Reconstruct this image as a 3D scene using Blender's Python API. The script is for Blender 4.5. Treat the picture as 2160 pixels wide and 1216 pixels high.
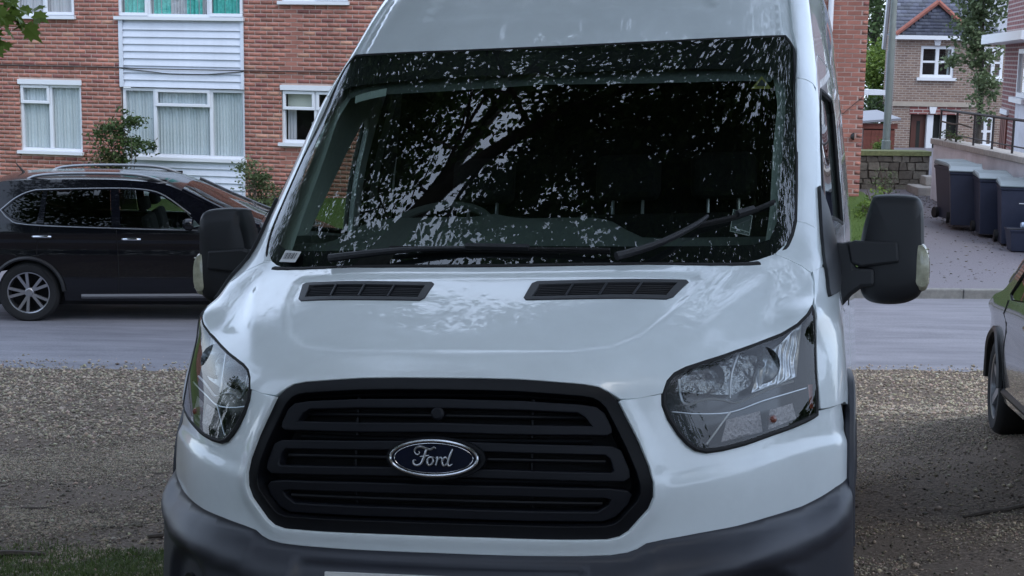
import bpy, bmesh, math, random
import numpy as np
from mathutils import Vector, Matrix
from mathutils.geometry import delaunay_2d_cdt
random.seed(7); RNG = np.random.default_rng(11)
scene = bpy.context.scene
for o in list(bpy.data.objects): bpy.data.objects.remove(o)
COL = scene.collection
# ---------------------------------------------------------------- camera
cd = bpy.data.cameras.new('camera'); cam = bpy.data.objects.new('camera', cd); COL.objects.link(cam)
cd.sensor_width = 36; cd.lens = 3100/2160*36; cd.clip_start = .05; cd.clip_end = 800
cam.matrix_world = Matrix(((0.99985891, -0.01679763, 0, 0), (0.00266401, 0.15857182, -0.98734385, 0), (0.01658504, 0.98720455, 0.15859419, 3.25), (0, 0, 0, 1)))
scene.camera = cam
# ---------------------------------------------------------------- sky, sun, exposure
SUN_EL, SUN_AZ = math.radians(52), math.radians(140)   # azimuth measured from +Y towards +X
w = bpy.data.worlds.new('World'); scene.world = w; w.use_nodes = True
nt = w.node_tree; bg = nt.nodes['Background']
sky = nt.nodes.new('ShaderNodeTexSky'); sky.sky_type = 'NISHITA'; sky.sun_disc = False
sky.sun_elevation = SUN_EL; sky.sun_rotation = SUN_AZ; sky.air_density = 1.0; sky.dust_density = 1.0; sky.ozone_density = 1.5
# thin broken overcast over the blue: bright cloud spread evenly over the whole dome
tcw = nt.nodes.new('ShaderNodeTexCoord'); cn_ = nt.nodes.new('ShaderNodeTexNoise'); cn_.inputs['Scale'].default_value = 2.2; cn_.inputs['Detail'].default_value = 5
cr_ = nt.nodes.new('ShaderNodeValToRGB'); cr_.color_ramp.elements[0].color = (.45, .45, .45, 1); cr_.color_ramp.elements[1].color = (.85, .85, .85, 1); cr_.color_ramp.elements[0].position = .35; cr_.color_ramp.elements[1].position = .65
mxw = nt.nodes.new('ShaderNodeMix'); mxw.data_type = 'RGBA'; mxw.inputs[7].default_value = (5.9, 7.0, 9.0, 1)
nt.links.new(tcw.outputs['Generated'], cn_.inputs['Vector']); nt.links.new(cn_.outputs[0], cr_.inputs[0]); nt.links.new(cr_.outputs[0], mxw.inputs[0]); nt.links.new(sky.outputs[0], mxw.inputs[6])
nt.links.new(mxw.outputs[2], bg.inputs[0]); bg.inputs[1].default_value = .15
sd = bpy.data.lights.new('sun', 'SUN'); sd.energy = 0.6; sd.angle = math.radians(30); sd.color = (1, .95, .88)
sun = bpy.data.objects.new('sun', sd); COL.objects.link(sun)
sdir = Vector((math.sin(SUN_AZ)*math.cos(SUN_EL), math.cos(SUN_AZ)*math.cos(SUN_EL), math.sin(SUN_EL)))
sun.rotation_euler = sdir.to_track_quat('Z', 'Y').to_euler(); sun.location = (0, 0, 60)
vs = scene.view_settings; scene.display_settings.display_device = 'sRGB'
vs.view_transform = 'Standard'; vs.look = 'None'; vs.exposure = 0.8; vs.gamma = 1; vs.use_curve_mapping = False
scene.cycles.max_bounces = 8; scene.cycles.transparent_max_bounces = 12
scene.cycles.caustics_reflective = False; scene.cycles.caustics_refractive = False
scene.cycles.sample_clamp_indirect = 6

# ---------------------------------------------------------------- materials
MATS = {}
def mat(name, col, rough=.5, metal=0, noise=0, nscale=8, bump=0, bscale=30, coat=0, spec=.5, rand=0, attr=None, dist=.01, col2=None, stain=0):
    m = bpy.data.materials.new(name); m.use_nodes = True; MATS[name] = m
    n = m.node_tree.nodes; l = m.node_tree.links; p = n['Principled BSDF']
    p.inputs['Base Color'].default_value = (*col, 1); p.inputs['Roughness'].default_value = rough
    p.inputs['Metallic'].default_value = metal; p.inputs['Specular IOR Level'].default_value = spec
    p.inputs['Coat Weight'].default_value = coat; p.inputs['Coat Roughness'].default_value = .02
    tc = n.new('ShaderNodeTexCoord')
    src = None
    if noise or col2:
        t = n.new('ShaderNodeTexNoise'); t.inputs['Scale'].default_value = nscale; t.inputs['Detail'].default_value = 6; t.inputs['Roughness'].default_value = .65
        l.new(tc.outputs['Object'], t.inputs['Vector'])
        r = n.new('ShaderNodeValToRGB'); r.color_ramp.elements[0].position = .32; r.color_ramp.elements[1].position = .68
        a = col; b = col2 if col2 else tuple(min(1, c*(1+noise)) for c in col)
        if not col2: a = tuple(c*(1-noise) for c in col)
        r.color_ramp.elements[0].color = (*a, 1); r.color_ramp.elements[1].color = (*b, 1)
        l.new(t.outputs[0], r.inputs[0]); src = r.outputs[0]
    if rand or attr:
        mx = n.new('ShaderNodeMix'); mx.data_type = 'RGBA'; mx.blend_type = 'MULTIPLY'; mx.inputs[0].default_value = 1
        if attr:
            at = n.new('ShaderNodeAttribute'); at.attribute_name = attr; out = at.outputs['Color']
        else:
            oi = n.new('ShaderNodeObjectInfo'); rr = n.new('ShaderNodeValToRGB')
            rr.color_ramp.elements[0].color = (1-rand, 1-rand*1.1, 1-rand*1.1, 1); rr.color_ramp.elements[1].color = (1+rand, 1+rand, 1+rand, 1)
            l.new(oi.outputs['Random'], rr.inputs[0]); out = rr.outputs[0]
        if src: l.new(src, mx.inputs[6])
        else: mx.inputs[6].default_value = (*col, 1)
        l.new(out, mx.inputs[7]); src = mx.outputs[2]
    if stain:
        gp = n.new('ShaderNodeNewGeometry'); mp = n.new('ShaderNodeMapping'); mp.inputs['Scale'].default_value = (1.1, 1.1, .45); l.new(gp.outputs['Position'], mp.inputs['Vector'])
        t3 = n.new('ShaderNodeTexNoise'); t3.inputs['Scale'].default_value = 1.2; t3.inputs['Detail'].default_value = 7; t3.inputs['Roughness'].default_value = .65; l.new(mp.outputs[0], t3.inputs['Vector'])
        r3 = n.new('ShaderNodeValToRGB'); r3.color_ramp.elements[0].position = .34; r3.color_ramp.elements[1].position = .66
        r3.color_ramp.elements[0].color = (1-stain, 1-stain, 1-stain, 1); r3.color_ramp.elements[1].color = (1+stain*.6, 1+stain*.6, 1+stain*.6, 1); l.new(t3.outputs[0], r3.inputs[0])
        m3 = n.new('ShaderNodeMix'); m3.data_type = 'RGBA'; m3.blend_type = 'MULTIPLY'; m3.inputs[0].default_value = 1; l.new(r3.outputs[0], m3.inputs[7])
        if src: l.new(src, m3.inputs[6])
        else: m3.inputs[6].default_value = (*col, 1)
        src = m3.outputs[2]
    if src: l.new(src, p.inputs['Base Color'])
    if bump:
        t2 = n.new('ShaderNodeTexNoise'); t2.inputs['Scale'].default_value = bscale; t2.inputs['Detail'].default_value = 5
        l.new(tc.outputs['Object'], t2.inputs['Vector'])
        b = n.new('ShaderNodeBump'); b.inputs['Strength'].default_value = bump; b.inputs['Distance'].default_value = dist
        l.new(t2.outputs[0], b.inputs['Height']); l.new(b.outputs[0], p.inputs['Normal'])
    return m
def glass_mat(name, tint=(.7, .8, .75), refl=1.0, rough=.0, ior=1.5):
    m = bpy.data.materials.new(name); m.use_nodes = True; MATS[name] = m
    n = m.node_tree.nodes; l = m.node_tree.links; n.remove(n['Principled BSDF'])
    t = n.new('ShaderNodeBsdfTransparent'); t.inputs[0].default_value = (*tint, 1)
    g = n.new('ShaderNodeBsdfGlossy'); g.inputs['Roughness'].default_value = rough; g.inputs[0].default_value = (refl, refl, refl, 1)
    f = n.new('ShaderNodeFresnel'); f.inputs[0].default_value = ior
    ge = n.new('ShaderNodeNewGeometry'); mx = n.new('ShaderNodeMixShader')
    # thin sheet: same reflectance from either side
    ib = n.new('ShaderNodeMix'); ib.inputs[2].default_value = ior; ib.inputs[3].default_value = 1/ior; l.new(ge.outputs['Backfacing'], ib.inputs[0]); l.new(ib.outputs[0], f.inputs[0])
    l.new(f.outputs[0], mx.inputs[0]); l.new(t.outputs[0], mx.inputs[1]); l.new(g.outputs[0], mx.inputs[2])
    l.new(mx.outputs[0], n['Material Output'].inputs[0])
    return m
def leaf_mat(name, col, col2):
    m = bpy.data.materials.new(name); m.use_nodes = True; MATS[name] = m
    n = m.node_tree.nodes; l = m.node_tree.links; p = n['Principled BSDF']; p.inputs['Roughness'].default_value = .55
    p.inputs['Specular IOR Level'].default_value = .35
    at = n.new('ShaderNodeAttribute'); at.attribute_name = 'tint'
    r = n.new('ShaderNodeValToRGB'); r.color_ramp.elements[0].color = (*col, 1); r.color_ramp.elements[1].color = (*col2, 1)
    l.new(at.outputs['Fac'], r.inputs[0]); l.new(r.outputs[0], p.inputs['Base Color'])
    tr = n.new('ShaderNodeBsdfTranslucent'); l.new(r.outputs[0], tr.inputs[0]); mx = n.new('ShaderNodeMixShader'); mx.inputs[0].default_value = .3
    l.new(p.outputs[0], mx.inputs[1]); l.new(tr.outputs[0], mx.inputs[2]); l.new(mx.outputs[0], n['Material Output'].inputs[0])
    return m

# ---------------------------------------------------------------- mesh helpers
def link(o, parent=None):
    COL.objects.link(o)
    if parent is not None: o.parent = parent
    return o
def empty(name, label, cat, loc=(0, 0, 0), rz=0, group=None):
    o = bpy.data.objects.new(name, None); COL.objects.link(o); o.location = loc; o.rotation_euler = (0, 0, rz); o.empty_display_size = .2
    o['label'] = label; o['category'] = cat
    if group: o['group'] = group
    return o
def tag(o, label=None, cat=None, group=None, kind=None):
    if label: o['label'] = label
    if cat: o['category'] = cat
    if group: o['group'] = group
    if kind: o['kind'] = kind
    return o
def mesh(name, verts, faces, m, parent=None, smooth=False, tint=None, angle=None):
    me = bpy.data.meshes.new(name); me.from_pydata([tuple(map(float, v)) for v in verts], [], [tuple(int(i) for i in f) for f in faces]); me.update()
    if m is not None: me.materials.append(MATS[m] if isinstance(m, str) else m)
    if smooth:
        me.polygons.foreach_set('use_smooth', [True]*len(me.polygons))
        if angle is not None: me.set_sharp_from_angle(angle=math.radians(angle))
    if tint is not None:
        a = me.color_attributes.new('tint', 'FLOAT_COLOR', 'CORNER')
        a.data.foreach_set('color', np.asarray(tint, np.float32).ravel())
    return link(bpy.data.objects.new(name, me), parent)
def fast_mesh(name, V, F, m, parent=None, smooth=False, fcol=None):
    """V (n,3), F (m,k) all faces of k corners; fcol (m,3|1) per-face tint"""
    V = np.asarray(V, np.float32); F = np.asarray(F, np.int32); k = F.shape[1]
    me = bpy.data.meshes.new(name); me.vertices.add(len(V)); me.vertices.foreach_set('co', V.ravel())
    me.loops.add(F.size); me.loops.foreach_set('vertex_index', F.ravel())
    me.polygons.add(len(F)); me.polygons.foreach_set('loop_start', np.arange(0, F.size, k, dtype=np.int32))
    if smooth: me.polygons.foreach_set('use_smooth', np.ones(len(F), bool))
    me.update(calc_edges=True); me.materials.append(MATS[m] if isinstance(m, str) else m)
    if fcol is not None:
        fc = np.asarray(fcol, np.float32)
        if fc.ndim == 1: fc = np.repeat(fc[:, None], 3, 1)
        c = np.ones((len(F), k, 4), np.float32); c[:, :, :3] = fc[:, None, :]
        a = me.color_attributes.new('tint', 'FLOAT_COLOR', 'CORNER'); a.data.foreach_set('color', c.ravel())
    return link(bpy.data.objects.new(name, me), parent)
class MB:
    def __init__(s): s.v = []; s.f = []
    def add(s, V, F):
        b = len(s.v); s.v += [tuple(x) for x in V]; s.f += [tuple(i+b for i in f) for f in F]; return s
    def box(s, x0, x1, y0, y1, z0, z1, M=None):
        V = [Vector((x, y, z)) for z in (z0, z1) for y in (y0, y1) for x in (x0, x1)]
        if M is not None: V = [M @ p for p in V]
        return s.add(V, [(0, 2, 3, 1), (4, 5, 7, 6), (0, 1, 5, 4), (2, 6, 7, 3), (0, 4, 6, 2), (1, 3, 7, 5)])
    def tube(s, pts, r, n=8, cap=True, closed=False):
        pts = [Vector(p) for p in pts]; N = len(pts); rs = r if hasattr(r, '__len__') else [r]*N
        V = []; up = None
        for i, p in enumerate(pts):
            if closed: t = pts[(i+1) % N]-pts[i-1]
            else: t = pts[min(i+1, N-1)]-pts[max(i-1, 0)]
            t.normalize()
            if up is None:
                up = Vector((0, 0, 1)) if abs(t.z) < .9 else Vector((1, 0, 0))
            a = t.cross(up)
            if a.length < 1e-5: a = t.orthogonal()
            a.normalize(); b = a.cross(t); up = b
            for k in range(n):
                an = 2*math.pi*k/n; V.append(p+(a*math.cos(an)+b*math.sin(an))*rs[i])
        F = []
        for i in range(N if closed else N-1):
            j = (i+1) % N
            for k in range(n):
                F.append((i*n+k, i*n+(k+1) % n, j*n+(k+1) % n, j*n+k))
        if cap and not closed:
            F.append(tuple(range(n))[::-1]); F.append(tuple((N-1)*n+k for k in range(n)))
        return s.add(V, F)
    def lathe(s, prof, n=32, M=None, axis='x'):
        V = []
        for (r, h) in prof:
            for k in range(n):
                a = 2*math.pi*k/n; c, sn = r*math.cos(a), r*math.sin(a)
                p = Vector((h, c, sn)) if axis == 'x' else Vector((c, sn, h))
                V.append(M @ p if M is not None else p)
        F = [(i*n+k, i*n+(k+1) % n, (i+1)*n+(k+1) % n, (i+1)*n+k) for i in range(len(prof)-1) for k in range(n)]
        return s.add(V, F)
    def prism(s, poly, h0, h1, fn):
        """poly list of 2D; fn(a,b,h)->3D"""
        n = len(poly); V = [fn(a, b, h0) for a, b in poly]+[fn(a, b, h1) for a, b in poly]
        F = [tuple(range(n))[::-1], tuple(range(n, 2*n))]+[(i, (i+1) % n, n+(i+1) % n, n+i) for i in range(n)]
        return s.add(V, F)
    def build(s, name, m, parent=None, smooth=False, angle=35):
        return mesh(name, s.v, s.f, m, parent, smooth, angle=angle if smooth else None)
def bevel(o, w=.01, seg=2, angle=40):
    b = o.modifiers.new('bevel', 'BEVEL'); b.width = w; b.segments = seg; b.limit_method = 'ANGLE'; b.angle_limit = math.radians(angle); return o
def crom(pts, n=6, closed=False):
    P = [np.array(p, float) for p in pts]; N = len(P); out = []
    for i in range(N if closed else N-1):
        p1, p2 = P[i], P[(i+1) % N]
        p0 = P[i-1] if (closed or i > 0) else 2*p1-p2
        p3 = P[(i+2) % N] if (closed or i < N-2) else 2*p2-p1
        for k in range(n):
            t = k/n; out.append(.5*((2*p1)+(-p0+p2)*t+(2*p0-5*p1+4*p2-p3)*t*t+(-p0+3*p1-3*p2+p3)*t**3))
    if not closed: out.append(P[-1])
    return out
def inpoly(x, y, poly):
    p = np.asarray(poly); r = np.zeros(len(x), bool); j = len(p)-1
    for i in range(len(p)):
        xi, yi = p[i]; xj, yj = p[j]
        c = ((yi > y) != (yj > y)) & (x < (xj-xi)*(y-yi)/(yj-yi+1e-15)+xi)
        r ^= c; j = i
    return r
def segdist(x, y, poly, closed=True):
    p = np.asarray(poly, float); d = np.full(len(x), 1e9); n = len(p)
    for i in range(n if closed else n-1):
        a = p[i]; b = p[(i+1) % n]; ab = b-a; L = ab@ab+1e-12
        t = np.clip(((x-a[0])*ab[0]+(y-a[1])*ab[1])/L, 0, 1)
        d = np.minimum(d, np.hypot(x-a[0]-t*ab[0], y-a[1]-t*ab[1]))
    return d
def resample(poly, step, closed=True):
    p = [np.array(q, float) for q in poly]; out = []; n = len(p)
    for i in range(n if closed else n-1):
        a, b = p[i], p[(i+1) % n]; k = max(1, int(np.ceil(np.linalg.norm(b-a)/step)))
        for j in range(k): out.append(a+(b-a)*j/k)
    if not closed: out.append(p[-1])
    return np.array(out)
def inset(poly, d):
    p = np.asarray(poly, float); n = len(p)
    area = .5*np.sum(p[:, 0]*np.roll(p[:, 1], -1)-np.roll(p[:, 0], -1)*p[:, 1]); s = 1 if area > 0 else -1
    e = np.roll(p, -1, 0)-p; e /= np.linalg.norm(e, axis=1)[:, None]+1e-12
    nn = np.stack([-e[:, 1], e[:, 0]], 1)*s; m = nn+np.roll(nn, 1, 0); ml = np.linalg.norm(m, axis=1)[:, None]; m /= ml+1e-9
    c = np.clip((m*nn).sum(1), .5, 1)[:, None]
    return p+m*d/c
def tri_poly(outer, holes=(), grid=.03):
    """constrained triangulation with inner points -> pts (n,2), tris, boundary edges"""
    loops = [np.asarray(outer)]+[np.asarray(h) for h in holes]
    lo = loops[0].min(0); hi = loops[0].max(0)
    ys = np.arange(lo[1]+grid*.5, hi[1], grid*.866); X = []
    for i, y in enumerate(ys):
        xs = np.arange(lo[0]+grid*(.25+.5*(i % 2)), hi[0], grid); X.append(np.stack([xs, np.full(len(xs), y)], 1))
    X = np.concatenate(X) if X else np.zeros((0, 2))
    ok = inpoly(X[:, 0], X[:, 1], loops[0])
    for h in loops[1:]: ok &= ~inpoly(X[:, 0], X[:, 1], h)
    X = X[ok]
    for L in loops: X = X[segdist(X[:, 0], X[:, 1], L) > grid*.45]
    pts = []; edges = []
    for L in loops:
        b = len(pts); pts += [Vector((float(a), float(c))) for a, c in L]; edges += [(b+i, b+(i+1) % len(L)) for i in range(len(L))]
    pts += [Vector((float(a), float(c))) for a, c in X]
    V, E, F, *_ = delaunay_2d_cdt(pts, edges, [], 0, 1e-6)
    V = np.array([(v[0], v[1]) for v in V]); F = np.array([f for f in F if len(f) == 3])
    c = V[F].mean(1); ok = inpoly(c[:, 0], c[:, 1], loops[0])
    for h in loops[1:]: ok &= ~inpoly(c[:, 0], c[:, 1], h)
    F = F[ok]; a = V[F]; ar = (a[:, 1, 0]-a[:, 0, 0])*(a[:, 2, 1]-a[:, 0, 1])-(a[:, 2, 0]-a[:, 0, 0])*(a[:, 1, 1]-a[:, 0, 1])
    F[ar < 0] = F[ar < 0][:, ::-1]; F = F[np.abs(ar) > 1e-10]
    from collections import Counter
    es = {}
    for f in F:
        for i in range(3):
            e = (int(f[i]), int(f[(i+1) % 3])); es[e] = 1
    bd = [e for e in es if (e[1], e[0]) not in es]
    return V, F, bd
# ---- panel surface of the white van: a spline net through measured points (van frame: x right, y rearwards, z up)
ROWS=[ # each: list of (x,y,z) from centre to side rear
 [(0,.10,.12),(.25,.115,.12),(.46,.15,.12),(.65,.25,.12),(.82,.40,.12),(.92,.54,.12),(.975,.68,.12),(1.0,1.0,.12),(1.0,2.3,.12),(1.0,5.7,.12)],
 [(0,.035,.27),(.25,.045,.27),(.46,.085,.27),(.65,.185,.27),(.82,.335,.27),(.93,.485,.27),(.985,.63,.27),(1.005,.98,.27),(1.005,2.3,.27),(1.0,5.7,.27)],
 [(0,.015,.44),(.25,.028,.44),(.46,.068,.44),(.65,.165,.44),(.82,.32,.44),(.93,.475,.44),(.985,.62,.44),(1.007,.97,.44),(1.01,2.3,.44),(1.0,5.7,.44)],
 [(0,.025,.60),(.25,.038,.60),(.46,.078,.60),(.65,.172,.60),(.82,.325,.60),(.93,.478,.60),(.985,.62,.60),(1.007,.97,.60),(1.01,2.3,.60),(1.0,5.7,.60)],
 [(0,.012,.74),(.25,.024,.74),(.46,.06,.74),(.65,.162,.74),(.82,.318,.74),(.93,.478,.74),(.985,.625,.74),(1.006,.97,.74),(1.01,2.3,.74),(1.0,5.7,.74)],
 [(0,.024,.88),(.25,.036,.88),(.46,.08,.88),(.65,.192,.87),(.82,.352,.87),(.93,.502,.87),(.98,.65,.87),(1.003,.98,.88),(1.01,2.3,.88),(1.0,5.7,.88)],
 [(0,.050,.985),(.25,.063,.985),(.46,.108,.98),(.65,.232,.985),(.81,.395,.99),(.92,.535,.99),(.972,.68,.99),(.997,1.0,1.0),(1.008,2.3,1.0),(1.0,5.7,1.0)],
 [(0,.115,1.058),(.25,.128,1.058),(.46,.172,1.052),(.66,.290,1.048),(.82,.455,1.068),(.918,.575,1.075),(.965,.74,1.08),(.992,1.05,1.09),(1.006,2.3,1.09),(1.0,5.7,1.09)],
 [(0,.250,1.135),(.25,.260,1.135),(.46,.295,1.132),(.66,.390,1.125),(.82,.52,1.128),(.917,.600,1.150),(.955,.80,1.16),(.985,1.09,1.17),(1.004,2.3,1.17),(1.0,5.7,1.17)],
 [(0,.405,1.208),(.25,.412,1.208),(.46,.438,1.206),(.66,.515,1.192),(.81,.61,1.18),(.905,.69,1.195),(.945,.87,1.215),(.978,1.13,1.225),(1.001,2.3,1.225),(1.0,5.7,1.225)],
 [(0,.575,1.272),(.25,.58,1.273),(.46,.60,1.272),(.67,.668,1.262),(.80,.735,1.248),(.893,.80,1.250),(.938,.95,1.275),(.97,1.19,1.285),(.997,2.3,1.285),(1.0,5.7,1.285)],
 [(0,.690,1.318),(.25,.695,1.320),(.46,.715,1.320),(.67,.775,1.318),(.79,.85,1.318),(.88,.925,1.318),(.928,1.05,1.335),(.963,1.26,1.345),(.993,2.3,1.345),(1.0,5.7,1.345)],
 [(0,.82,1.45),(.25,.83,1.45),(.46,.86,1.45),(.67,.94,1.45),(.79,1.00,1.45),(.868,1.07,1.45),(.915,1.17,1.455),(.951,1.36,1.465),(.988,2.3,1.47),(.99,5.7,1.47)],
 [(0,1.055,1.70),(.25,1.065,1.70),(.46,1.10,1.70),(.67,1.175,1.70),(.78,1.235,1.70),(.852,1.305,1.70),(.895,1.40,1.70),(.93,1.56,1.70),(.972,2.3,1.71),(.97,5.7,1.71)],
 [(0,1.28,1.90),(.25,1.29,1.90),(.46,1.325,1.905),(.66,1.395,1.915),(.77,1.45,1.92),(.838,1.515,1.925),(.875,1.61,1.925),(.908,1.75,1.925),(.955,2.4,1.93),(.95,5.7,1.93)],
 [(0,1.49,2.068),(.25,1.50,2.07),(.46,1.535,2.075),(.65,1.60,2.09),(.755,1.665,2.10),(.82,1.73,2.105),(.855,1.82,2.105),(.885,1.94,2.105),(.935,2.5,2.11),(.93,5.7,2.11)],
 [(0,1.72,2.28),(.25,1.73,2.28),(.46,1.765,2.285),(.64,1.825,2.295),(.735,1.885,2.30),(.795,1.95,2.30),(.83,2.03,2.30),(.86,2.14,2.30),(.912,2.7,2.30),(.91,5.7,2.30)],
 [(0,2.0,2.49),(.25,2.01,2.49),(.46,2.04,2.49),(.62,2.09,2.49),(.71,2.15,2.49),(.765,2.21,2.49),(.80,2.29,2.49),(.83,2.4,2.49),(.885,2.9,2.49),(.885,5.7,2.49)],
 [(0,2.45,2.66),(.25,2.45,2.66),(.44,2.47,2.655),(.58,2.5,2.645),(.66,2.55,2.635),(.71,2.6,2.625),(.75,2.66,2.61),(.78,2.75,2.60),(.82,3.1,2.60),(.82,5.7,2.60)],
 [(0,3.3,2.72),(.22,3.3,2.718),(.38,3.3,2.71),(.48,3.3,2.705),(.54,3.32,2.70),(.58,3.34,2.695),(.61,3.37,2.69),(.64,3.4,2.685),(.70,3.6,2.67),(.70,5.7,2.67)],
]
UK=np.array([0,.25,.465,.685,.915,1.085,1.24,1.58,2.9,6.3])
G=np.array(ROWS)                        # nr,10,3
G[1:18,6]+=[.012,-.025,0];G[1:18,7]+=[.006,-.035,0]
G[10:17,5]+=[.006,-.012,0]
Gf=np.concatenate([G[:,:0:-1]*[-1,1,1],G],1)   # nr,19,3
UF=np.concatenate([-UK[:0:-1],UK])
dv=np.linalg.norm(np.diff(G[:,:6],axis=0),axis=2).mean(1)
VK=np.concatenate([[0],np.cumsum(dv)])
def sp_mat(t):
    n=len(t);h=np.diff(t);A=np.eye(n);Bm=np.zeros((n,n))
    for i in range(1,n-1):
        A[i,i-1]=h[i-1];A[i,i]=2*(h[i-1]+h[i]);A[i,i+1]=h[i]
        Bm[i,i-1]=6/h[i-1];Bm[i,i]=-6/h[i-1]-6/h[i];Bm[i,i+1]=6/h[i]
    return np.linalg.solve(A,Bm)
SMU=sp_mat(UF);SMV=sp_mat(VK)
def wts(t,x,M,der=False):
    x=np.asarray(x,float);i=np.clip(np.searchsorted(t,x)-1,0,len(t)-2);h=t[i+1]-t[i]
    a=(t[i+1]-x)/h;b=(x-t[i])/h;n=len(t);E=np.eye(n)
    if der:
        return (E[i+1]-E[i])/h[:,None]+(-(3*a*a-1)*h/6)[:,None]*M[i]+((3*b*b-1)*h/6)[:,None]*M[i+1]
    return a[:,None]*E[i]+b[:,None]*E[i+1]+((a**3-a)*h*h/6)[:,None]*M[i]+((b**3-b)*h*h/6)[:,None]*M[i+1]
def S(u,v):
    wu=wts(UF,u,SMU);wv=wts(VK,v,SMV)
    return np.einsum('nr,rck,nc->nk',wv,Gf,wu)
def SN(u,v):
    wu=wts(UF,u,SMU);wv=wts(VK,v,SMV);du=wts(UF,u,SMU,True);dv_=wts(VK,v,SMV,True)
    P=np.einsum('nr,rck,nc->nk',wv,Gf,wu)
    a=np.einsum('nr,rck,nc->nk',wv,Gf,du);b=np.einsum('nr,rck,nc->nk',dv_,Gf,wu)
    N=np.cross(a,b);N/=np.linalg.norm(N,axis=1)[:,None]
    return P,N    # outward: front has -y
# ================================================================ THE WHITE VAN
mat('van_white', (.745, .805, .82), rough=.36, coat=1, noise=.045, nscale=5, bump=.03, bscale=240, dist=.0008)
mat('dark_plastic', (.0135, .0145, .018), rough=.48, bump=.12, bscale=300, dist=.0008)
mat('bumper_plastic', (.030, .032, .042), rough=.42, bump=.1, bscale=260, dist=.0008, noise=.12, nscale=4)
mat('grille_black', (.0035, .004, .006), rough=.42, spec=.25)
mat('grille_ring', (.0065, .0075, .0115), rough=.5, spec=.28)
mat('rubber', (.012, .012, .013), rough=.8)
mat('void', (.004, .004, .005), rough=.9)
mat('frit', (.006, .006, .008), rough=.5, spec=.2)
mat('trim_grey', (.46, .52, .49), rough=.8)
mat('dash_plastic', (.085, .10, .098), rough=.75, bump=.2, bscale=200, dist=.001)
mat('seat_fabric', (.022, .023, .024), rough=.95, noise=.25, nscale=120)
mat('chrome', (.60, .61, .63), rough=.16, metal=1)
mat('silver', (.45, .46, .48), rough=.3, metal=.9)
mat('lamp_housing', (.045, .047, .05), rough=.22, metal=.4)
mat('lamp_chrome', (.66, .68, .70), rough=.14, metal=1)
mat('lamp_textured', (.30, .27, .27), rough=.3, metal=.6, bump=1, bscale=110, dist=.01, noise=.3, nscale=110)
mat('lamp_dapple', (.42, .44, .45), rough=.10, metal=1, bump=1, bscale=32, dist=.03)
mat('lamp_satin', (.50, .52, .54), rough=.30, metal=1)
mat('amber', (.22, .05, .03), rough=.2)
mat('orange_bulb', (.20, .06, .04), rough=.3)
mat('plate_white', (.72, .72, .70), rough=.35)
mat('sticker_white', (.62, .63, .62), rough=.5)
mat('ink', (.02, .02, .03), rough=.6)
mat('badge_blue', (.0025, .0042, .016), rough=.2, coat=0, spec=.16)
mat('sticker_yellow', (.22, .20, .04), rough=.6)
mat('tyre', (.016, .016, .017), rough=.85, bump=.3, bscale=60, dist=.003)
mat('ghost', (.66, .685, .69), rough=.3, coat=.6)
glass_mat('windscreen_glass', (.72, .80, .76), refl=1.0, ior=1.9)
glass_mat('side_glass', (.62, .68, .64), ior=1.5)
glass_mat('lens_clear', (.86, .88, .88), ior=1.5)
glass_mat('pane', (.95, .97, .97), ior=1.5)
mat('indicator_lens', (.46, .45, .33), rough=.16, coat=.6, noise=.25, nscale=40)

van = bpy.data.objects.new('van', None); COL.objects.link(van); van.empty_display_size = .3
van['label'] = 'white high-roof panel van with black grille parked nose-on in the foreground'; van['category'] = 'van'
VR = Matrix(((0.97237056, 0.23236726, -0.02238207, -0.17297424), (-0.22583371, 0.96062232, 0.16187617, 3.45232689), (0.05911544, -0.152349, 0.98655722, 1.45031124), (0, 0, 0, 1)))
van.matrix_world = VR
# the screen itself: a low-order fit of the same net, so that it mirrors cleanly like float glass
_uu, _vv = [a.ravel() for a in np.meshgrid(np.linspace(-1.10, 1.10, 45), np.linspace(1.50, 2.67, 30))]
def _bas(u, v):
    u = np.asarray(u, float); w = np.asarray(v, float)-2.08
    return np.stack([u**i*w**j for i in range(5) for j in range(3) if i+j <= 5], 1)
_wf = np.linalg.lstsq(_bas(_uu, _vv), S(_uu, _vv), rcond=None)[0]
def SW(u, v):
    e = 1e-4; P = _bas(u, v) @ _wf; N = np.cross(_bas(np.asarray(u)+e, v) @ _wf-P, _bas(u, np.asarray(v)+e) @ _wf-P); N /= np.linalg.norm(N, axis=1)[:, None]
    return P, N
def sym(half):
    """half outline from u=0 to u=0 on the right -> closed symmetric polygon"""
    h = np.array(half, float).copy(); h[0, 0] = 0; h[-1, 0] = 0
    m = h[-2:0:-1].copy(); m[:, 0] *= -1
    return np.concatenate([h, m])
def flip(poly): p = np.array(poly, float).copy(); p[:, 0] *= -1; return p[::-1]
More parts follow.
